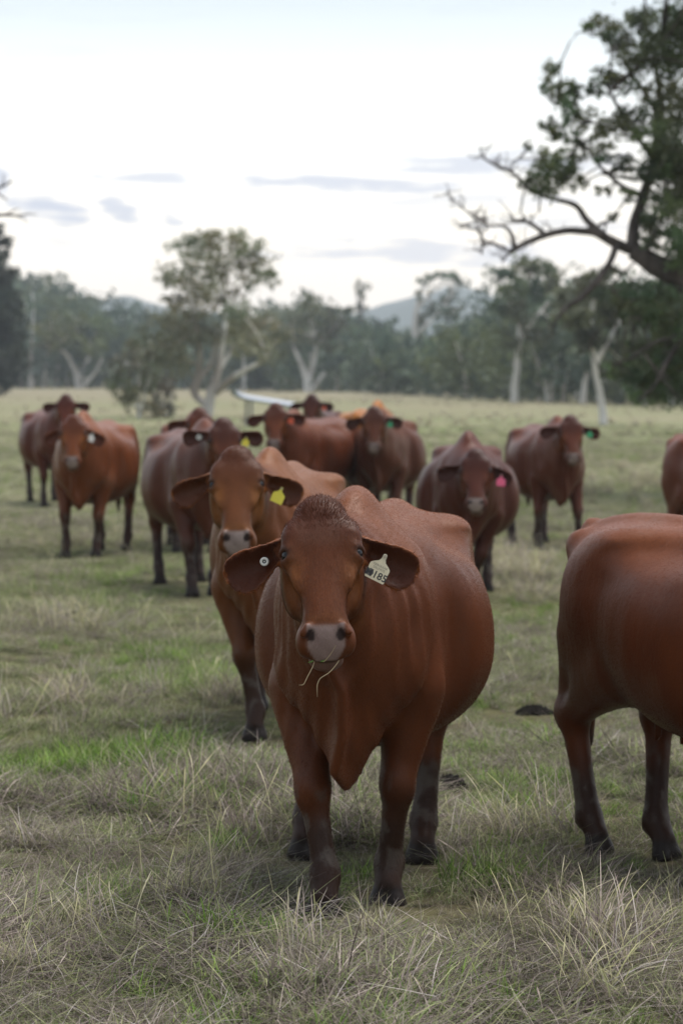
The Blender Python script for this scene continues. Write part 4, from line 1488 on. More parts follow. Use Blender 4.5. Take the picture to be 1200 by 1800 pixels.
    # dead limbs of a tree just outside the left edge
    tree_px('bare_tree', 'bare grey branch tips reaching in from the left edge against the sky', 48,
            [[(-190, 838, 26), (-180, 600, 20), (-150, 430, 13), (-90, 385, 7), (-40, 380, 4), (10, 378, 2.6), (40, 380, 1.7), (55, 376, 1.0), (66, 378, .6)],
             [(-120, 405, 8, 0), (-70, 340, 5, .3), (-20, 338, 3, .4), (3, 328, 2.2, .4), (22, 318, 1.5, .4)], [(-10, 334, 2, .4), (4, 345, 1.5, .4), (14, 352, 1, .4)], [(8, 378, 1.8, 0), (22, 371, 1.2, .1), (34, 366, .7, .1)], [(24, 378, 1.6, 0), (40, 384, 1.0, .1), (50, 392, .6, .1)], [(3, 328, 1.5, .4), (8, 316, 1, .4), (6, 306, .6, .4)],
             [(-165, 500, 12, 0), (-230, 400, 8, .4), (-290, 330, 4, .8)], [(-150, 430, 8, 0), (-160, 320, 6, -.4), (-140, 220, 3, -.8)]],
            [], 0.1, 1, GUM, M['bark_dark'], 63)


trees()


def near_tree():
    """the big dark tree whose limbs come in from the right"""
    d = 40.0
    limbs = [[(1345, 872, 48), (1335, 760, 42), (1318, 620, 38), (1275, 530, 32), (1200, 484, 25), (1150, 466, 20), (1110, 440, 15)],
             [(1112, 442, 12, 0), (1112, 400, 10, .2), (1128, 350, 9, .3), (1150, 280, 8, .4), (1165, 200, 6, .5), (1150, 110, 4, .6), (1135, 40, 2.5, .6), (1130, -60, 1.5, .7)],
             [(1105, 438, 10, 0), (1075, 425, 9, -.2), (1045, 408, 7, -.3), (1000, 404, 6, -.4), (960, 412, 5.5, -.5), (930, 424, 5, -.6), (905, 437, 4.5, -.6), (892, 446, 2.5, -.6), (882, 462, 1.2, -.6)],
             [(958, 412, 4, -.5), (940, 398, 3.5, -.5), (918, 386, 3, -.5), (903, 390, 3.6, -.5), (897, 375, 1.2, -.5)],
             [(905, 437, 4, -.6), (897, 408, 3, -.7), (884, 396, 2.6, -.7), (860, 398, 2, -.8), (842, 388, 1.8, -.8), (820, 372, 1.5, -.8), (800, 352, 1, -.8), (782, 340, .7, -.8)],
             [(892, 440, 3, -.6), (868, 428, 2.6, -.6), (848, 424, 2.4, -.6), (845, 412, 1.6, -.6), (838, 402, 1, -.6)],
             [(848, 426, 2, -.6), (846, 448, 1.2, -.6)],
             [(842, 388, 1.6, -.8), (828, 392, 1, -.8), (806, 404, .6, -.8)],
             [(1060, 414, 7, -.3), (1030, 388, 6, -.2), (1014, 362, 5, -.1), (985, 352, 4, 0), (950, 345, 3, 0), (925, 330, 3.2, 0), (910, 312, 3.2, 0), (895, 300, 2.8, 0), (870, 290, 2.4, 0), (850, 279, 2, 0), (842, 258, .7, 0)],
             [(1082, 432, 6, -.2), (1072, 460, 5.5, -.4), (1052, 492, 6, -.6), (1025, 520, 5, -.8), (995, 540, 3.5, -.9), (978, 560, 2.5, -1), (970, 590, 1.2, -1)],
             [(1130, 345, 6, .3), (1095, 330, 4, .2), (1060, 300, 3, .1), (1030, 260, 2, 0), (1000, 225, 1.5, 0), (990, 180, 1, 0)],
             [(1150, 280, 5, .4), (1110, 230, 4, .4), (1080, 180, 3, .3), (1060, 140, 1.6, .3)],
             [(1160, 210, 4, .5), (1110, 130, 3.5, .6), (1080, 85, 2.2, .6), (1045, 55, 1.2, .6), (1010, 58, .6, .6)],
             [(1200, 484, 14, 0), (1215, 400, 12, .8), (1230, 300, 9, 1.2), (1215, 180, 7, 1.5), (1200, 60, 4, 1.6), (1215, -120, 3, 1.6)],
             [(1275, 530, 16, 0), (1330, 420, 13, 0), (1400, 300, 10, .4), (1430, 120, 7, .6), (1420, -120, 3, .8)],
             [(1300, 580, 14, 0), (1400, 500, 11, -.6), (1500, 440, 8, -1), (1600, 400, 4, -1.4)],
             [(1250, 515, 9, -.3), (1215, 560, 7, -.6), (1180, 620, 5, -.8), (1150, 680, 3, -1), (1120, 705, 1.5, -1)],
             [(1200, 590, 4, -.7), (1150, 600, 3, -.9), (1105, 630, 2, -1), (1075, 645, 1, -1)],
             [(1180, 476, 6, .3), (1150, 510, 4, .5), (1110, 530, 2.5, .6), (1085, 545, 1.2, .6)]]
    lobes = [(1060, 45, 24, 15), (1090, 72, 26, 20), (1125, 38, 26, 24), (1168, 48, 28, 30), (1120, 105, 30, 22), (1168, 110, 32, 26), (1040, 50, 12, 8), (1140, 75, 22, 18), (1195, 80, 30, 30),
             (966, 130, 11, 20), (985, 165, 18, 18), (1008, 165, 13, 18), (960, 155, 9, 8), (1052, 155, 15, 17), (1075, 125, 18, 10), (1108, 150, 28, 13), (1160, 170, 30, 24), (1195, 200, 30, 36),
             (1002, 200, 12, 22), (965, 222, 14, 14), (992, 236, 20, 12), (1040, 212, 22, 16), (1075, 225, 26, 18), (1115, 205, 24, 18), (1145, 235, 28, 18), (1188, 255, 30, 28), (1165, 285, 26, 18),
             (958, 280, 18, 17), (985, 285, 22, 20), (942, 318, 18, 18), (968, 325, 24, 22), (998, 308, 15, 20), (1022, 262, 20, 14), (1060, 265, 20, 13), (1092, 285, 24, 13), (1130, 305, 22, 13), (1180, 320, 34, 24),
             (925, 256, 6, 7), (1155, 360, 24, 16), (1192, 375, 30, 30), (1150, 405, 22, 20), (1185, 425, 32, 26), (1140, 430, 18, 14), (1105, 345, 16, 8), (1060, 335, 12, 7), (1075, 385, 9, 7), (1025, 320, 12, 10),
             (1120, 508, 30, 13), (1160, 518, 36, 18), (1192, 540, 34, 24), (1140, 555, 24, 15), (1098, 540, 18, 10), (1170, 585, 34, 20), (1195, 620, 32, 26), (1130, 625, 28, 18), (1085, 640, 20, 13), (1155, 660, 36, 22),
             (1185, 685, 32, 22), (1135, 700, 24, 13), (1075, 660, 13, 9), (1110, 665, 20, 12), (1200, 460, 26, 16)]
    rng = np.random.default_rng(77)
    for px, py, rx, ry in list(lobes):
        lobes.append((px + rng.uniform(-1.3, 1.3) * rx, py + rng.uniform(-1.1, 1.1) * ry, rx * .55, ry * .6))
    for L in list(limbs[1:]):
        # fine kinked twigs along the outer half of every limb
        if L[0][0] > 1240 or L[-1][2] > 2.6:
            continue
        for q in range(2 + 2 * len(L)):
            k = rng.integers(max(1, len(L) // 2), len(L))
            t = rng.uniform()
            p0 = [L[k - 1][c] * (1 - t) + L[k][c] * t for c in range(2)]
            dz = L[k][3] if len(L[k]) > 3 else 0
            a = rng.uniform(0, 6.28)
            tw = [(p0[0], p0[1], 1.1, dz)]
            for e in range(3):
                a += rng.normal(0, .6)
                st = rng.uniform(6, 15)
                tw.append((tw[-1][0] + math.cos(a) * st, tw[-1][1] - abs(math.sin(a)) * st * rng.choice([1, 1, -.6]), 0.9 - .2 * e, dz + rng.normal(0, .1)))
            limbs.append(tw)
    for q in range(26):
        lobes.append((rng.uniform(1130, 1215), rng.uniform(180, 700), rng.uniform(16, 30), rng.uniform(12, 22), rng.normal(0, .8)))
    for q in range(85):
        lobes.append((rng.uniform(1225, 1640), rng.uniform(-330, 470), rng.uniform(24, 42), rng.uniform(20, 34), rng.normal(0, 2.0)))
    for q in range(26):
        lobes.append((rng.uniform(1060, 1260), rng.uniform(-330, -30), rng.uniform(22, 36), rng.uniform(20, 30), rng.normal(0, 1.5)))
    for q in range(14):
        lobes.append((rng.uniform(1225, 1420), rng.uniform(560, 720), rng.uniform(24, 40), rng.uniform(18, 30), rng.normal(-.5, 1.0)))
    tree_px('spreading_tree', 'large dark spreading tree whose crooked limbs reach in from the right edge', d, limbs, lobes, 0.065, 30, DARK, M['bark_dark'], 71, depth=0.55, droop=0.2, colvar=0.45, spread=1.2)


near_tree()


def woodland():
    """the mass of trees behind the pasture that nobody could count"""
    rng = np.random.default_rng(99)
    E = [(-300, 684), (0, 685), (300, 687), (600, 691), (800, 702), (900, 711), (1050, 716), (1200, 720), (1600, 722)]
    T = [(-300, 480), (0, 470), (60, 472), (120, 498), (180, 520), (250, 540), (300, 545), (480, 545), (520, 518), (560, 532), (600, 548), (650, 562), (700, 580), (760, 566), (820, 552), (865, 535),
         (900, 492), (960, 482), (1000, 488), (1060, 478), (1200, 455), (1600, 440)]
    Vs, Qs, Cs = [], [], []
    nv = 0
    tb = Tubes()

    def cards(c, r, n, size, col):
        nonlocal nv
        P = lobe_points(c, r, n, rng)
        P = P[P[:, 2] > ground_z(P[:, 0], P[:, 1]) - 0.1]
        if not len(P):
            return
        sh = np.clip(rng.normal(1, .22, (len(P), 1)), .4, 1.7)
        V, Q, cc = leaf_cards(P, size, np.array(col) * sh, rng, 0.6, 0.2)
        Vs.append(V)
        Qs.append(Q + nv)
        Cs.append(cc)
        nv += len(V)
    for i in range(640):
        px = rng.uniform(-330, 1560)
        edge = np.interp(px, [e[0] for e in E], [e[1] for e in E])
        d0 = CAM_H * FPX / (edge - 660)
        front = i < 130
        d = d0 + (rng.uniform(10, 40) if front else rng.uniform(30, 260))
        x = (px - 600) / FPX * d
        gz = float(ground_z(x, d))
        top = (660 - np.interp(px, [e[0] for e in T], [e[1] for e in T])) / FPX * d + CAM_H - gz
        k = rng.uniform(0.72, 1.06)
        h = max(2.2, top * k * (0.85 if front else 1.0))
        hue = np.array([(0.078, 0.105, 0.058), (0.062, 0.094, 0.060), (0.100, 0.120, 0.054), (0.054, 0.080, 0.056)][rng.integers(0, 4)]) * rng.uniform(.75, 1.2)
        w = h * rng.uniform(0.32, 0.5)
        sz = 0.55 * d / 300 + 0.1
        for q in range(7):
            a = rng.uniform(0, 6.28)
            zc = gz + h * rng.uniform(0.40 if not front else 0.30, 0.86)
            kk = rng.uniform(0.2, 0.85)
            cards((x + math.cos(a) * w * kk, d + math.sin(a) * w * kk, zc), (w * .5, w * .5, h * .15), 40, sz, hue * rng.uniform(.8, 1.2))
        cards((x, d, gz + h * .25), (w * .8, w * .8, h * .22), 45, sz, hue * .9)
        lean = rng.normal(0, .08, 2) * h
        if rng.uniform() < 0.6:
            A, r = bend([(x, d, gz - .2), (x + lean[0] * .4, d + lean[1] * .4, gz + h * .4), (x + lean[0], d + lean[1], gz + h * .8)], [h * .022, h * .016, h * .006], 3, .05, rng)
            tb.add(A, r, 5)
    # low scrub closing the gaps below the crowns
    for i in range(340):
        px = rng.uniform(-330, 1560)
        edge = np.interp(px, [e[0] for e in E], [e[1] for e in E])
        d = CAM_H * FPX / (edge - 660) + rng.uniform(14, 80)
        x = (px - 600) / FPX * d
        gz = float(ground_z(x, d))
        h = rng.uniform(1.2, 3.2) * d / 280
        cards((x, d, gz + h * .45), (h * 1.0, h * .9, h * .6), 60, 0.5 * d / 300 + 0.1, np.array((0.085, 0.10, 0.058)) * rng.uniform(.7, 1.25))
    V, Q, C = np.concatenate(Vs), np.concatenate(Qs), np.concatenate(Cs)
    o = mesh_obj('woodland', V, Q, M['leaf'], None, False, C)
    tag(o, 'hazy grey-green woodland closing off the far side of the pasture', 'woodland', kind='stuff')
    s = tb.obj('woodland_stems', M['bark_gum'], o)
    tag(s, kind='stuff')


woodland()
# ================================================================== grass
def mat_grass():
    m, t, out = new_mat('grass_blades')
    at_ = N(t, 'ShaderNodeAttribute', attribute_name='tint')
    g = N(t, 'ShaderNodeNewGeometry')
    n = N(t, 'ShaderNodeTexNoise')
    n.inputs['Scale'].default_value = 1.3
    n.inputs['Detail'].default_value = 4
    lk(t, g.outputs['Position'], n.inputs['Vector'])
    oi = N(t, 'ShaderNodeObjectInfo')
    f = math_n(t, 'ADD', math_n(t, 'MULTIPLY', n.outputs['Fac'], 0.8), math_n(t, 'MULTIPLY', oi.outputs['Random'], 0.45))
    f = math_n(t, 'ADD', f, 0.36)
    cb = N(t, 'ShaderNodeCombineXYZ')
    for i in range(3):
        lk(t, f, cb.inputs[i])
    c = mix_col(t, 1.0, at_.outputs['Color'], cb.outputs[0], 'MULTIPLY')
    d = N(t, 'ShaderNodeBsdfDiffuse')
    tr = N(t, 'ShaderNodeBsdfTranslucent')
    lk(t, c, d.inputs[0])
    lk(t, c, tr.inputs[0])
    mx = N(t, 'ShaderNodeMixShader')
    mx.inputs[0].default_value = 0.38
    lk(t, d.outputs[0], mx.inputs[1])
    lk(t, tr.outputs[0], mx.inputs[2])
    lk(t, mx.outputs[0], out.inputs[0])
    return m


M['grass'] = mat_grass()


def tuft(name, seed, n, ln, base_r, tilt, curve, width, cols, seed_head=0.0, lift=0.0, segs=4):
    """a tuft of bent blades; tilt = lean from vertical in degrees (lo, hi)"""
    rng = np.random.default_rng(seed)
    V, Q, C = [], [], []
    nv = 0
    for b in range(n):
        L = rng.uniform(*ln)
        a = rng.uniform(0, 2 * math.pi)
        rr = base_r * math.sqrt(rng.uniform())
        a2 = rng.uniform(0, 2 * math.pi)
        p = np.array([rr * math.cos(a2), rr * math.sin(a2), rng.uniform(-0.01, lift)])
        th = R(rng.uniform(*tilt))
        cv = R(rng.uniform(*curve)) / segs
        tw = rng.uniform(-0.25, 0.25)
        wd = width * rng.uniform(0.6, 1.3)
        col = np.array(cols[rng.integers(0, len(cols))]) * rng.uniform(0.45, 1.4)
        for s in range(segs + 1):
            k = s / segs
            hw = wd * 0.5 * (1 - k) ** 0.7 + 0.0002
            if seed_head and k > 0.7:
                hw = wd * 0.9 * (1.05 - k) / 0.35 + 0.0002
            side = np.array([-math.sin(a + tw), math.cos(a + tw), 0.15])
            V.append(p - side * hw)
            V.append(p + side * hw)
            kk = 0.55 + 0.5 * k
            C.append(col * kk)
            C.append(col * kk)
            p = p + np.array([math.sin(th) * math.cos(a), math.sin(th) * math.sin(a), math.cos(th)]) * (L / segs)
            p[2] = max(p[2], 0.002)
            th = min(th + cv, R(100))
            a += tw / segs
        for s in range(segs):
            o = nv + 2 * s
            Q.append((o, o + 1, o + 3, o + 2))
        nv += 2 * (segs + 1)
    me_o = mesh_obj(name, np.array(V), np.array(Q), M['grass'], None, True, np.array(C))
    return me_o


STRAW = [(0.466, 0.390, 0.350), (0.342, 0.280, 0.254), (0.532, 0.482, 0.447), (0.264, 0.209, 0.201), (0.389, 0.351, 0.297)]
GREYD = [(0.255, 0.214, 0.189), (0.184, 0.148, 0.134), (0.331, 0.282, 0.251), (0.232, 0.214, 0.161), (0.154, 0.130, 0.108)]
OLIVE = [(0.296, 0.334, 0.152), (0.227, 0.288, 0.116), (0.386, 0.394, 0.214), (0.477, 0.439, 0.317), (0.194, 0.254, 0.099)]
GREEN = [(0.145, 0.261, 0.051), (0.194, 0.321, 0.062), (0.106, 0.204, 0.043), (0.253, 0.331, 0.087)]
PALE = [(0.595, 0.539, 0.383), (0.510, 0.468, 0.284), (0.425, 0.412, 0.213)]


def grass_kinds():
    c = bpy.data.collections.new('grass_tufts')
    K = []

    def put(o):
        COL.objects.unlink(o)
        c.objects.link(o)
        K.append(o)
    for s in range(3):
        put(tuft(f'a{s}_tuft', 10 + s, 90, (0.06, 0.19), 0.11, (30, 85), (20, 80), 0.0030, GREYD + STRAW[:2] + OLIVE[1:3], lift=0.01))
    for s in range(3):
        put(tuft(f'b{s}_tuft', 20 + s, 80, (0.04, 0.12), 0.10, (10, 75), (20, 80), 0.0034, OLIVE))
    for s in range(2):
        put(tuft(f'c{s}_tuft', 30 + s, 70, (0.05, 0.15), 0.09, (5, 65), (15, 80), 0.0044, GREEN + OLIVE[:1]))
    for s in range(3):
        put(tuft(f'd{s}_tuft', 40 + s, 75, (0.08, 0.22), 0.14, (72, 97), (-12, 20), 0.0028, GREYD + STRAW[:3] + OLIVE[:3], lift=0.035))
    for s in range(2):
        put(tuft(f'e{s}_tuft', 50 + s, 5, (0.12, 0.27), 0.08, (10, 75), (5, 50), 0.0030, PALE + STRAW[:1], seed_head=1.0, segs=6))
    for s in range(2):
        put(tuft(f'f{s}_tuft', 60 + s, 70, (0.12, 0.30), 0.08, (8, 55), (30, 90), 0.0040, STRAW + PALE + OLIVE[2:4], segs=5))
    return c, {'grey': (0, 1, 2), 'olive': (3, 4, 5), 'green': (6, 7), 'mat': (8, 9, 10), 'stem': (11, 12), 'tussock': (13, 14)}


def scatter(name, P, rot, scl, idx, coll):
    me = bpy.data.meshes.new(name)
    me.vertices.add(len(P))
    me.vertices.foreach_set('co', P.astype(np.float32).ravel())
    for nm, typ, arr in (('rot', 'FLOAT_VECTOR', rot), ('scl', 'FLOAT', scl), ('idx', 'INT', idx)):
        a = me.attributes.new(nm, typ, 'POINT')
        if typ == 'FLOAT_VECTOR':
            a.data.foreach_set('vector', arr.astype(np.float32).ravel())
        else:
            a.data.foreach_set('value', arr.astype(np.float32 if typ == 'FLOAT' else np.int32))
    o = bpy.data.objects.new(name, me)
    COL.objects.link(o)
    ng = bpy.data.node_groups.new(name, 'GeometryNodeTree')
    ng.interface.new_socket('Geometry', in_out='INPUT', socket_type='NodeSocketGeometry')
    ng.interface.new_socket('Geometry', in_out='OUTPUT', socket_type='NodeSocketGeometry')
    gi, go = ng.nodes.new('NodeGroupInput'), ng.nodes.new('NodeGroupOutput')
    ci = ng.nodes.new('GeometryNodeCollectionInfo')
    ci.inputs[0].default_value = coll
    ci.inputs['Separate Children'].default_value = True
    ci.inputs['Reset Children'].default_value = True
    ip = ng.nodes.new('GeometryNodeInstanceOnPoints')

    def named(nm, typ):
        n = ng.nodes.new('GeometryNodeInputNamedAttribute')
        n.data_type = typ
        n.inputs[0].default_value = nm
        return n.outputs[0]
    e2r = ng.nodes.new('FunctionNodeEulerToRotation')
    ng.links.new(named('rot', 'FLOAT_VECTOR'), e2r.inputs[0])
    ng.links.new(gi.outputs[0], ip.inputs['Points'])
    ng.links.new(ci.outputs[0], ip.inputs['Instance'])
    ip.inputs['Pick Instance'].default_value = True
    ng.links.new(named('idx', 'INT'), ip.inputs['Instance Index'])
    ng.links.new(e2r.outputs[0], ip.inputs['Rotation'])
    ng.links.new(named('scl', 'FLOAT'), ip.inputs['Scale'])
    ng.links.new(ip.outputs[0], go.inputs[0])
    md = o.modifiers.new('scatter', 'NODES')
    md.node_group = ng
    return o


GREEN_SPOTS = [(110, 1352, 0.32, 0.30), (185, 1345, 0.30, 0.25), (320, 1190, 0.5, 0.5), (300, 1150, 0.4, 0.4), (245, 1035, 0.6, 0.9), (930, 1275, 0.3, 0.35), (1145, 1515, 0.12, 0.12),
               (330, 1425, 0.12, 0.10), (225, 885, 0.9, 1.5), (940, 1075, 0.5, 0.6), (560, 1185, 0.3, 0.3), (395, 1320, 0.3, 0.25), (870, 1245, 0.25, 0.3), (30, 750, 4, 6)]
TUSSOCK_SPOTS = [(150, 1660, 3, .10), (300, 1600, 2, .10), (720, 1600, 4, .16), (700, 1650, 4, .16), (560, 1700, 2, .12), (880, 1640, 3, .2), (1100, 1640, 4, .22), (1000, 1700, 4, .2), (1150, 1740, 4, .2),
                 (300, 1440, 3, .16), (100, 1500, 2, .14), (430, 1560, 3, .2), (60, 1720, 3, .2), (900, 1470, 3, .25), (800, 1500, 2, .2), (935, 990, 30, .45), (905, 1045, 18, .4), (880, 1010, 16, .5), (930, 1030, 16, .4), (1150, 850, 16, 1.2), (1090, 880, 12, 1.0), (190, 1100, 6, .5),
                 (300, 1230, 4, .4), (60, 1270, 4, .4), (450, 1480, 2, .15), (1120, 860, 8, .8), (260, 720, 10, 3), (1180, 900, 6, .8), (60, 960, 6, .8)]


def trampled(x, y):
    """0..1 where hooves and dung keep the grass down"""
    g = np.zeros(np.shape(x))
    for hx, hy, r in TRAMPLED:
        g = np.maximum(g, np.exp(-((x - hx) / r) ** 2 - ((y - hy + r * 1.1) / (r * 2.0)) ** 2))
    return g


def build_grass():
    coll, K = grass_kinds()
    rng = np.random.default_rng(2024)
    P, ROT, SCL, IDX = [], [], [], []
    gs = [(ground_at(px, py), rx, ry) for px, py, rx, ry in GREEN_SPOTS]

    def add(x, y, kind, sc, tilt=8):
        n = len(x)
        if not n:
            return
        z = ground_z(x, y)
        tr = trampled(x, y)
        if kind in ('tussock', 'stem', 'green'):
            keep = rng.uniform(size=n) > tr * 1.3
        else:
            keep = np.ones(n, bool)
        x, y, z, tr = x[keep], y[keep], z[keep], tr[keep]
        n = len(x)
        if not n:
            return
        P.append(np.stack([x, y, z], 1))
        ROT.append(np.stack([R(tilt) * rng.normal(size=n), R(tilt) * rng.normal(size=n), rng.uniform(0, 6.283, n)], 1))
        SCL.append(sc * rng.uniform(0.7, 1.3, n) * (1 - 0.78 * tr) * (0.5 + 1.0 * vnoise(x / 0.36, y / 0.55, 41)))
        IDX.append(rng.choice(K[kind], n))

    def band(y0, y1, dens, kind, sc, mask=None):
        w = lambda y: 0.125 * y + (2.3 if y0 < 13 else 2.6)
        area = (y1 - y0) * (w(y0) + w(y1))
        n = int(dens * area)
        y = rng.uniform(y0, y1, n)
        x = rng.uniform(-1, 1, n) * w(y1)
        keep = np.abs(x) < w(y)
        if mask is not None:
            keep &= rng.uniform(size=n) < mask(x, y)
        add(x[keep], y[keep], kind, sc)

    def greenness(x, y):
        g = sstep(0.50, 0.66, vnoise(x / 1.7 + 3, y / 2.4, 12)) * 0.8
        for p, rx, ry in gs:
            g = np.maximum(g, 1.15 * np.exp(-((x - p.x) / rx) ** 2 - ((y - p.y) / (ry * 1.6)) ** 2))
        return np.clip(g, 0, 1)

    def spots(x, y):
        g = 0
        for p, rx, ry in gs:
            g = np.maximum(g, np.exp(-((x - p.x) / rx) ** 2 - ((y - p.y) / (ry * 1.6)) ** 2))
        return g

    def oliv(x, y):
        # short grazed grass is greener from about 11 m on, dry thatch lies nearest
        return np.clip(0.36 + 0.42 * sstep(9.2, 12.5, y) + 0.4 * (vnoise(x / 1.1, y / 1.6, 14) - 0.5), 0.05, 0.95)
    dry = lambda x, y: (1 - 0.85 * spots(x, y)) * (1 - 0.7 * oliv(x, y)) * (0.15 + 1.1 * sstep(0.38, 0.58, vnoise(x / 0.32, y / 0.45, 17)))
    # nearest strip
    band(6.2, 13.0, 150, 'mat', 1.0, lambda x, y: (1 - 0.8 * spots(x, y)) * (1 - 0.45 * oliv(x, y)) * (0.25 + 0.9 * sstep(0.3, 0.6, vnoise(x / 0.4, y / 0.5, 18))))
    band(6.2, 13.0, 150, 'grey', 0.75, dry)
    band(6.2, 13.0, 170, 'olive', 0.7, lambda x, y: oliv(x, y) * (0.3 + 0.9 * sstep(0.35, 0.6, vnoise(x / 0.28, y / 0.4, 19))))
    band(6.2, 13.0, 200, 'green', 1.05, lambda x, y: spots(x, y) ** 0.8)
    band(6.2, 13.0, 30, 'green', 0.75, lambda x, y: vnoise(x / .3, y / .4, 31) > 0.55)
    heap = lambda x, y: sstep(0.60, 0.74, vnoise(x / 0.55 + 4, y / 0.8, 53)) * (1 - spots(x, y))
    band(6.2, 12.0, 170, 'grey', 1.15, heap)
    band(6.2, 12.0, 90, 'green', 0.85, lambda x, y: sstep(0.66, 0.80, vnoise(x / 0.4 + 9, y / 0.6, 57)))
    band(6.2, 13.0, 6, 'stem', 0.7)
    band(6.2, 13.0, 1.0, 'tussock', 0.55, lambda x, y: 1 - spots(x, y))
    # middle strips
    for y0, y1, k, s in ((13, 22, 1.0, 0.78), (22, 36, 0.9, 0.78)):
        band(y0, y1, 55 * k, 'mat', s, lambda x, y: (1 - 0.8 * spots(x, y)) * (0.3 + 0.5 * sstep(.45, .65, vnoise(x / 2.2, y / 3.0, 22))))
        band(y0, y1, 50 * k, 'grey', s * .8, lambda x, y: 0.25 + 0.6 * sstep(.5, .68, vnoise(x / 1.6, y / 2.6, 23)))
        band(y0, y1, 120 * k, 'olive', s * .75, lambda x, y: 0.85 - 0.4 * sstep(.45, .65, vnoise(x / 2.2, y / 3.0, 22)))
        band(y0, y1, 70 * k, 'green', s * .75, lambda x, y: np.maximum(spots(x, y), 0.25 * greenness(x, y)))
        band(y0, y1, 3.5 * k, 'stem', s)
        band(y0, y1, 3.0 * k, 'tussock', s * .6, lambda x, y: sstep(.5, .7, vnoise(x / 2.0, y / 3.0, 25)))
    fade = lambda x, y: 1 - sstep(60, 98, y)
    band(36, 98, 8, 'olive', 1.0, fade)
    band(36, 98, 6, 'mat', 1.2, fade)
    band(36, 98, 1.6, 'green', 0.9, lambda x, y: fade(x, y) * greenness(x, y))
    band(36, 98, 1.2, 'tussock', 0.75, lambda x, y: fade(x, y) * sstep(.5, .7, vnoise(x / 5, y / 9, 26)))
    band(60, 200, 0.5, 'tussock', 1.0, lambda x, y: sstep(60, 100, y) * sstep(.4, .7, vnoise(x / 9, y / 20, 27)))
    for px, py, n, spread in TUSSOCK_SPOTS:
        g = ground_at(px, py)
        add(g.x + rng.normal(0, spread * .5, n), g.y + rng.normal(0, spread, n), 'tussock', 0.80 * (1 + 0.006 * g.y))
        add(g.x + rng.normal(0, spread, n), g.y + rng.normal(0, spread, n), 'stem', 0.9 * (1 + 0.006 * g.y))
    Pn, Rn, Sn, In = np.concatenate(P), np.concatenate(ROT), np.concatenate(SCL), np.concatenate(IDX)
    # nothing grows up through the dung
    o = scatter('pasture_grass', Pn, Rn, Sn, In, coll)
    print('grass tufts', len(Pn))
    tag(o, 'dry tangled grass with green patches covering the pasture', 'grass', kind='stuff')


build_grass()
# ================================================================== small things
def blob(name, label, px, py, rx, ry, h, seed, mat):
    rng = np.random.default_rng(seed)
    g = ground_at(px, py)
    gz = float(ground_z(g.x, g.y))
    nu, nv = 28, 9
    V, F = [], []
    for j in range(nv):
        k = j / (nv - 1)
        for i in range(nu):
            a = 2 * math.pi * i / nu
            wob = 1 + 0.22 * math.sin(2 * a + seed) + 0.13 * math.sin(5 * a + seed * 2) + rng.normal(0, .05)
            # stacked folds
            z = h * (k ** 0.55) * (1 + 0.18 * math.sin(9 * k * math.pi)) + rng.normal(0, .004)
            rr = (1 - k ** 1.6) * wob
            V.append((rx * rr * math.cos(a), ry * rr * math.sin(a), z - 0.01))
    for j in range(nv - 1):
        for i in range(nu):
            F.append((j * nu + i, j * nu + (i + 1) % nu, (j + 1) * nu + (i + 1) % nu, (j + 1) * nu + i))
    o = mesh_obj(name, V, F, mat)
    o.location = (g.x, g.y, gz)
    tag(o, label, 'dung', 'cow pats on the grass')


M['dung'] = simple_mat('dung', (0.007, 0.006, 0.005), 0.85, 0.5, 30, 0.05, bump=0.6)
blob('cow_pat', 'wide dark cow pat on the grass left of the foreground hindquarters', 936, 1250, 0.085, 0.12, 0.055, 1, M['dung'])
blob('cow_pat', 'small dark cow pat right of the nearest cow\'s hind leg', 790, 1394, 0.062, 0.08, 0.075, 2, M['dung'])
blob('cow_pat', 'dark cow pat at the left edge of the foreground', 20, 1532, 0.045, 0.06, 0.025, 3, M['dung'])


def straw(name, label, pts, r, mat, cat='straw'):
    tb = Tubes()
    A, rr = bend([np.array(p) for p in pts], [r] * (len(pts) - 1) + [r * .4], 5, 0.0, None)
    org = A[0].copy()
    tb.add(A - org, rr, 5)
    o = tb.obj(name, mat, None)
    o.location = org
    tag(o, label, cat, 'grass in the nearest cow\'s mouth')


M['straw'] = simple_mat('straw', (0.42, 0.33, 0.20), 0.7)
M['green_bit'] = simple_mat('green_bit', (0.10, 0.20, 0.035), 0.6)


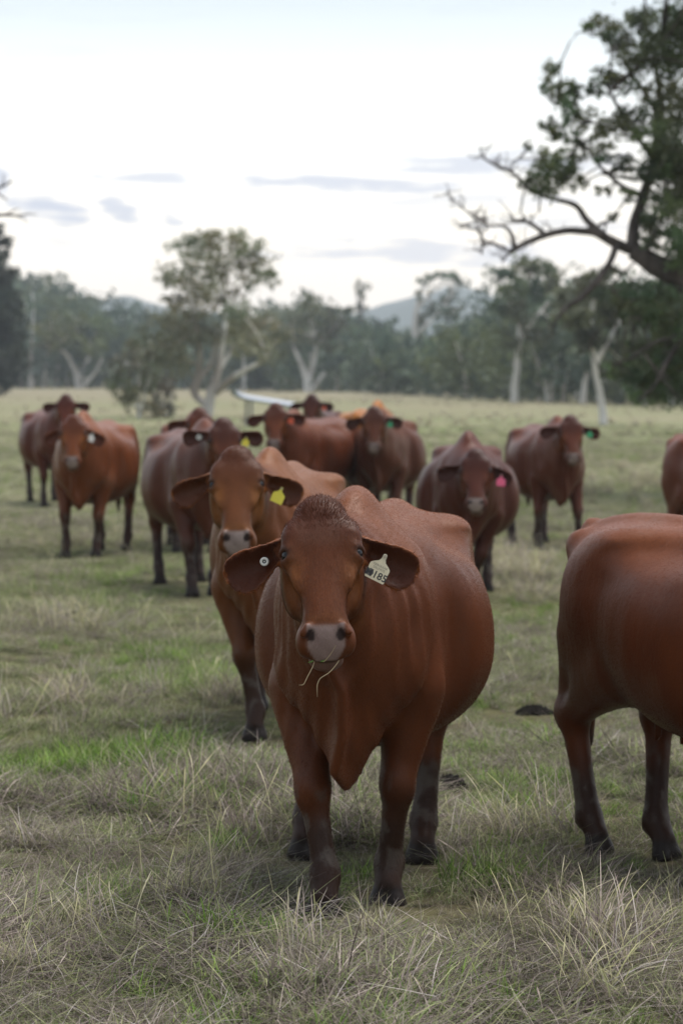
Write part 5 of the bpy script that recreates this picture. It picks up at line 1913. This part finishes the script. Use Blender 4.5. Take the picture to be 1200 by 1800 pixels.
def mouthful():
    root, hp, _ = next(v for k, v in FRAMES.items() if k.startswith('large chestnut cow nearest'))
    mw = Matrix.Translation(root.location) @ Matrix.Rotation(root.rotation_euler.z, 4, 'Z')

    def wp(a, b, c, fwd=0.0, side=0.0, dz=0.0):
        v = mw @ Vector(hp(a, b, c))
        return (v.x + side, v.y - fwd, v.z + dz)
    straw('grass_stalk', 'dry stalk hanging in a curve from the middle of the nearest cow\'s mouth',
          [wp(.455, -.088, .035), wp(.478, -.088, .035, .012, .002, .004), wp(.478, -.088, .035, .03, -.025, -.028), wp(.478, -.088, .035, .035, -.055, -.045), wp(.478, -.088, .035, .035, -.063, -.065), wp(.478, -.088, .035, .035, -.062, -.10)],
          0.0013, M['straw'], 'stalk')
    straw('grass_stalk', 'short dry stalk poking out at the left of the nearest cow\'s mouth',
          [wp(.45, -.088, -.03), wp(.478, -.088, -.035, .014, -.004, -.008), wp(.478, -.088, -.035, .03, -.022, -.04), wp(.478, -.088, -.035, .033, -.032, -.062), wp(.478, -.088, -.035, .035, -.046, -.062)], 0.0012, M['straw'], 'stalk')
    straw('grass_stalk', 'dry stalk lying up across the nearest cow\'s nose pad',
          [wp(.46, -.088, -.012), wp(.482, -.082, -.01, .014, 0, 0), wp(.476, -.06, .01, .012, .004, .012), wp(.466, -.04, .02, .016, .008, .018)], 0.0011, M['straw'], 'stalk')
    straw('grass_leaf', 'green grass leaf crumpled at the nearest cow\'s lips, left one',
          [wp(.46, -.088, -.036), wp(.482, -.084, -.036, .012, -.006, .006), wp(.482, -.084, -.036, .014, -.018, .004)], 0.0024, M['green_bit'], 'leaf')
    straw('grass_leaf', 'green grass leaf crumpled at the nearest cow\'s lips, right one',
          [wp(.46, -.088, -.016), wp(.484, -.084, -.016, .012, 0, .006), wp(.484, -.084, -.016, .014, .01, .012)], 0.0024, M['green_bit'], 'leaf')


mouthful()


def metal_cover():
    """pale curved sheet of metal carried on posts behind the middle cows"""
    d = 90.0
    m = simple_mat('pale_metal', (0.40, 0.44, 0.51), 0.45, 0.35, 2.0, 0.4, 0.0)
    dk = simple_mat('post_metal', (0.10, 0.11, 0.12), 0.6)
    a, b = at(410, 699, d), at(518, 716, d + 0.8)
    gz = float(ground_z(a.x, a.y))
    root = empty('metal_cover', (0.5 * (a.x + b.x), 0.5 * (a.y + b.y), gz))
    ctr = np.array(root.location)
    A, B = np.array(a) - ctr, np.array(b) - ctr
    n, k = 14, 10
    V, F = [], []
    ax = nrm(B - A)
    sd = nrm(np.cross(ax, (0, 0, 1)))
    upv = np.cross(sd, ax)
    rad = 0.28
    for shell in (1.0, 0.94):
        for i in range(n + 1):
            t = i / n
            c = A + (B - A) * t + upv * (0.12 * max(0, 1 - t * 5) ** 2)
            for j in range(k + 1):
                th = math.pi * j / k
                V.append(c + (sd * math.cos(th) * rad + upv * math.sin(th) * rad * 0.55) * shell)
    m1 = (n + 1) * (k + 1)
    for i in range(n):
        for j in range(k):
            q = (i * (k + 1) + j, i * (k + 1) + j + 1, (i + 1) * (k + 1) + j + 1, (i + 1) * (k + 1) + j)
            F.append(q)
            F.append(tuple(v + m1 for v in q[::-1]))
        for j in (0, k):
            F.append((i * (k + 1) + j, (i + 1) * (k + 1) + j, (i + 1) * (k + 1) + j + m1, i * (k + 1) + j + m1))
    for i in (0, n):
        for j in range(k):
            o = i * (k + 1) + j
            F.append((o, o + 1, o + 1 + m1, o + m1))
    mesh_obj('sheet', [tuple(v) for v in V], F, m, root, True)
    for t in (0.25, 0.85):
        for s in (-1, 1):
            tb = Tubes()
            top = A + (B - A) * t + sd * s * rad * .8 + upv * .05
            tb.add([top, np.array([top[0], top[1], -0.05])], [0.04, 0.04], 6)
            tb.obj('post', dk, root)
    tag(root, 'pale curved sheet of metal raised on posts behind the middle cows', 'metal sheet')


metal_cover()
# ================================================================== haze
def haze():
    m = bpy.data.materials.new('haze')
    m.use_nodes = True
    t = m.node_tree
    t.nodes.clear()
    out = t.nodes.new('ShaderNodeOutputMaterial')
    v = t.nodes.new('ShaderNodeVolumePrincipled')
    v.inputs['Color'].default_value = (0.86, 0.93, 1.0, 1)
    v.inputs['Density'].default_value = 0.00033
    v.inputs['Anisotropy'].default_value = 0.25
    lk(t, v.outputs[0], out.inputs['Volume'])
    x, y0, y1, z0, z1 = 2600.0, -80.0, 2700.0, -4.0, 78.0
    V = [(-x, y0, z0), (x, y0, z0), (x, y1, z0), (-x, y1, z0), (-x, y0, z1), (x, y0, z1), (x, y1, z1), (-x, y1, z1)]
    F = [(0, 3, 2, 1), (4, 5, 6, 7), (0, 1, 5, 4), (1, 2, 6, 5), (2, 3, 7, 6), (3, 0, 4, 7)]
    o = mesh_obj('haze', V, F, m, None, False)
    tag(o, kind='stuff')


haze()
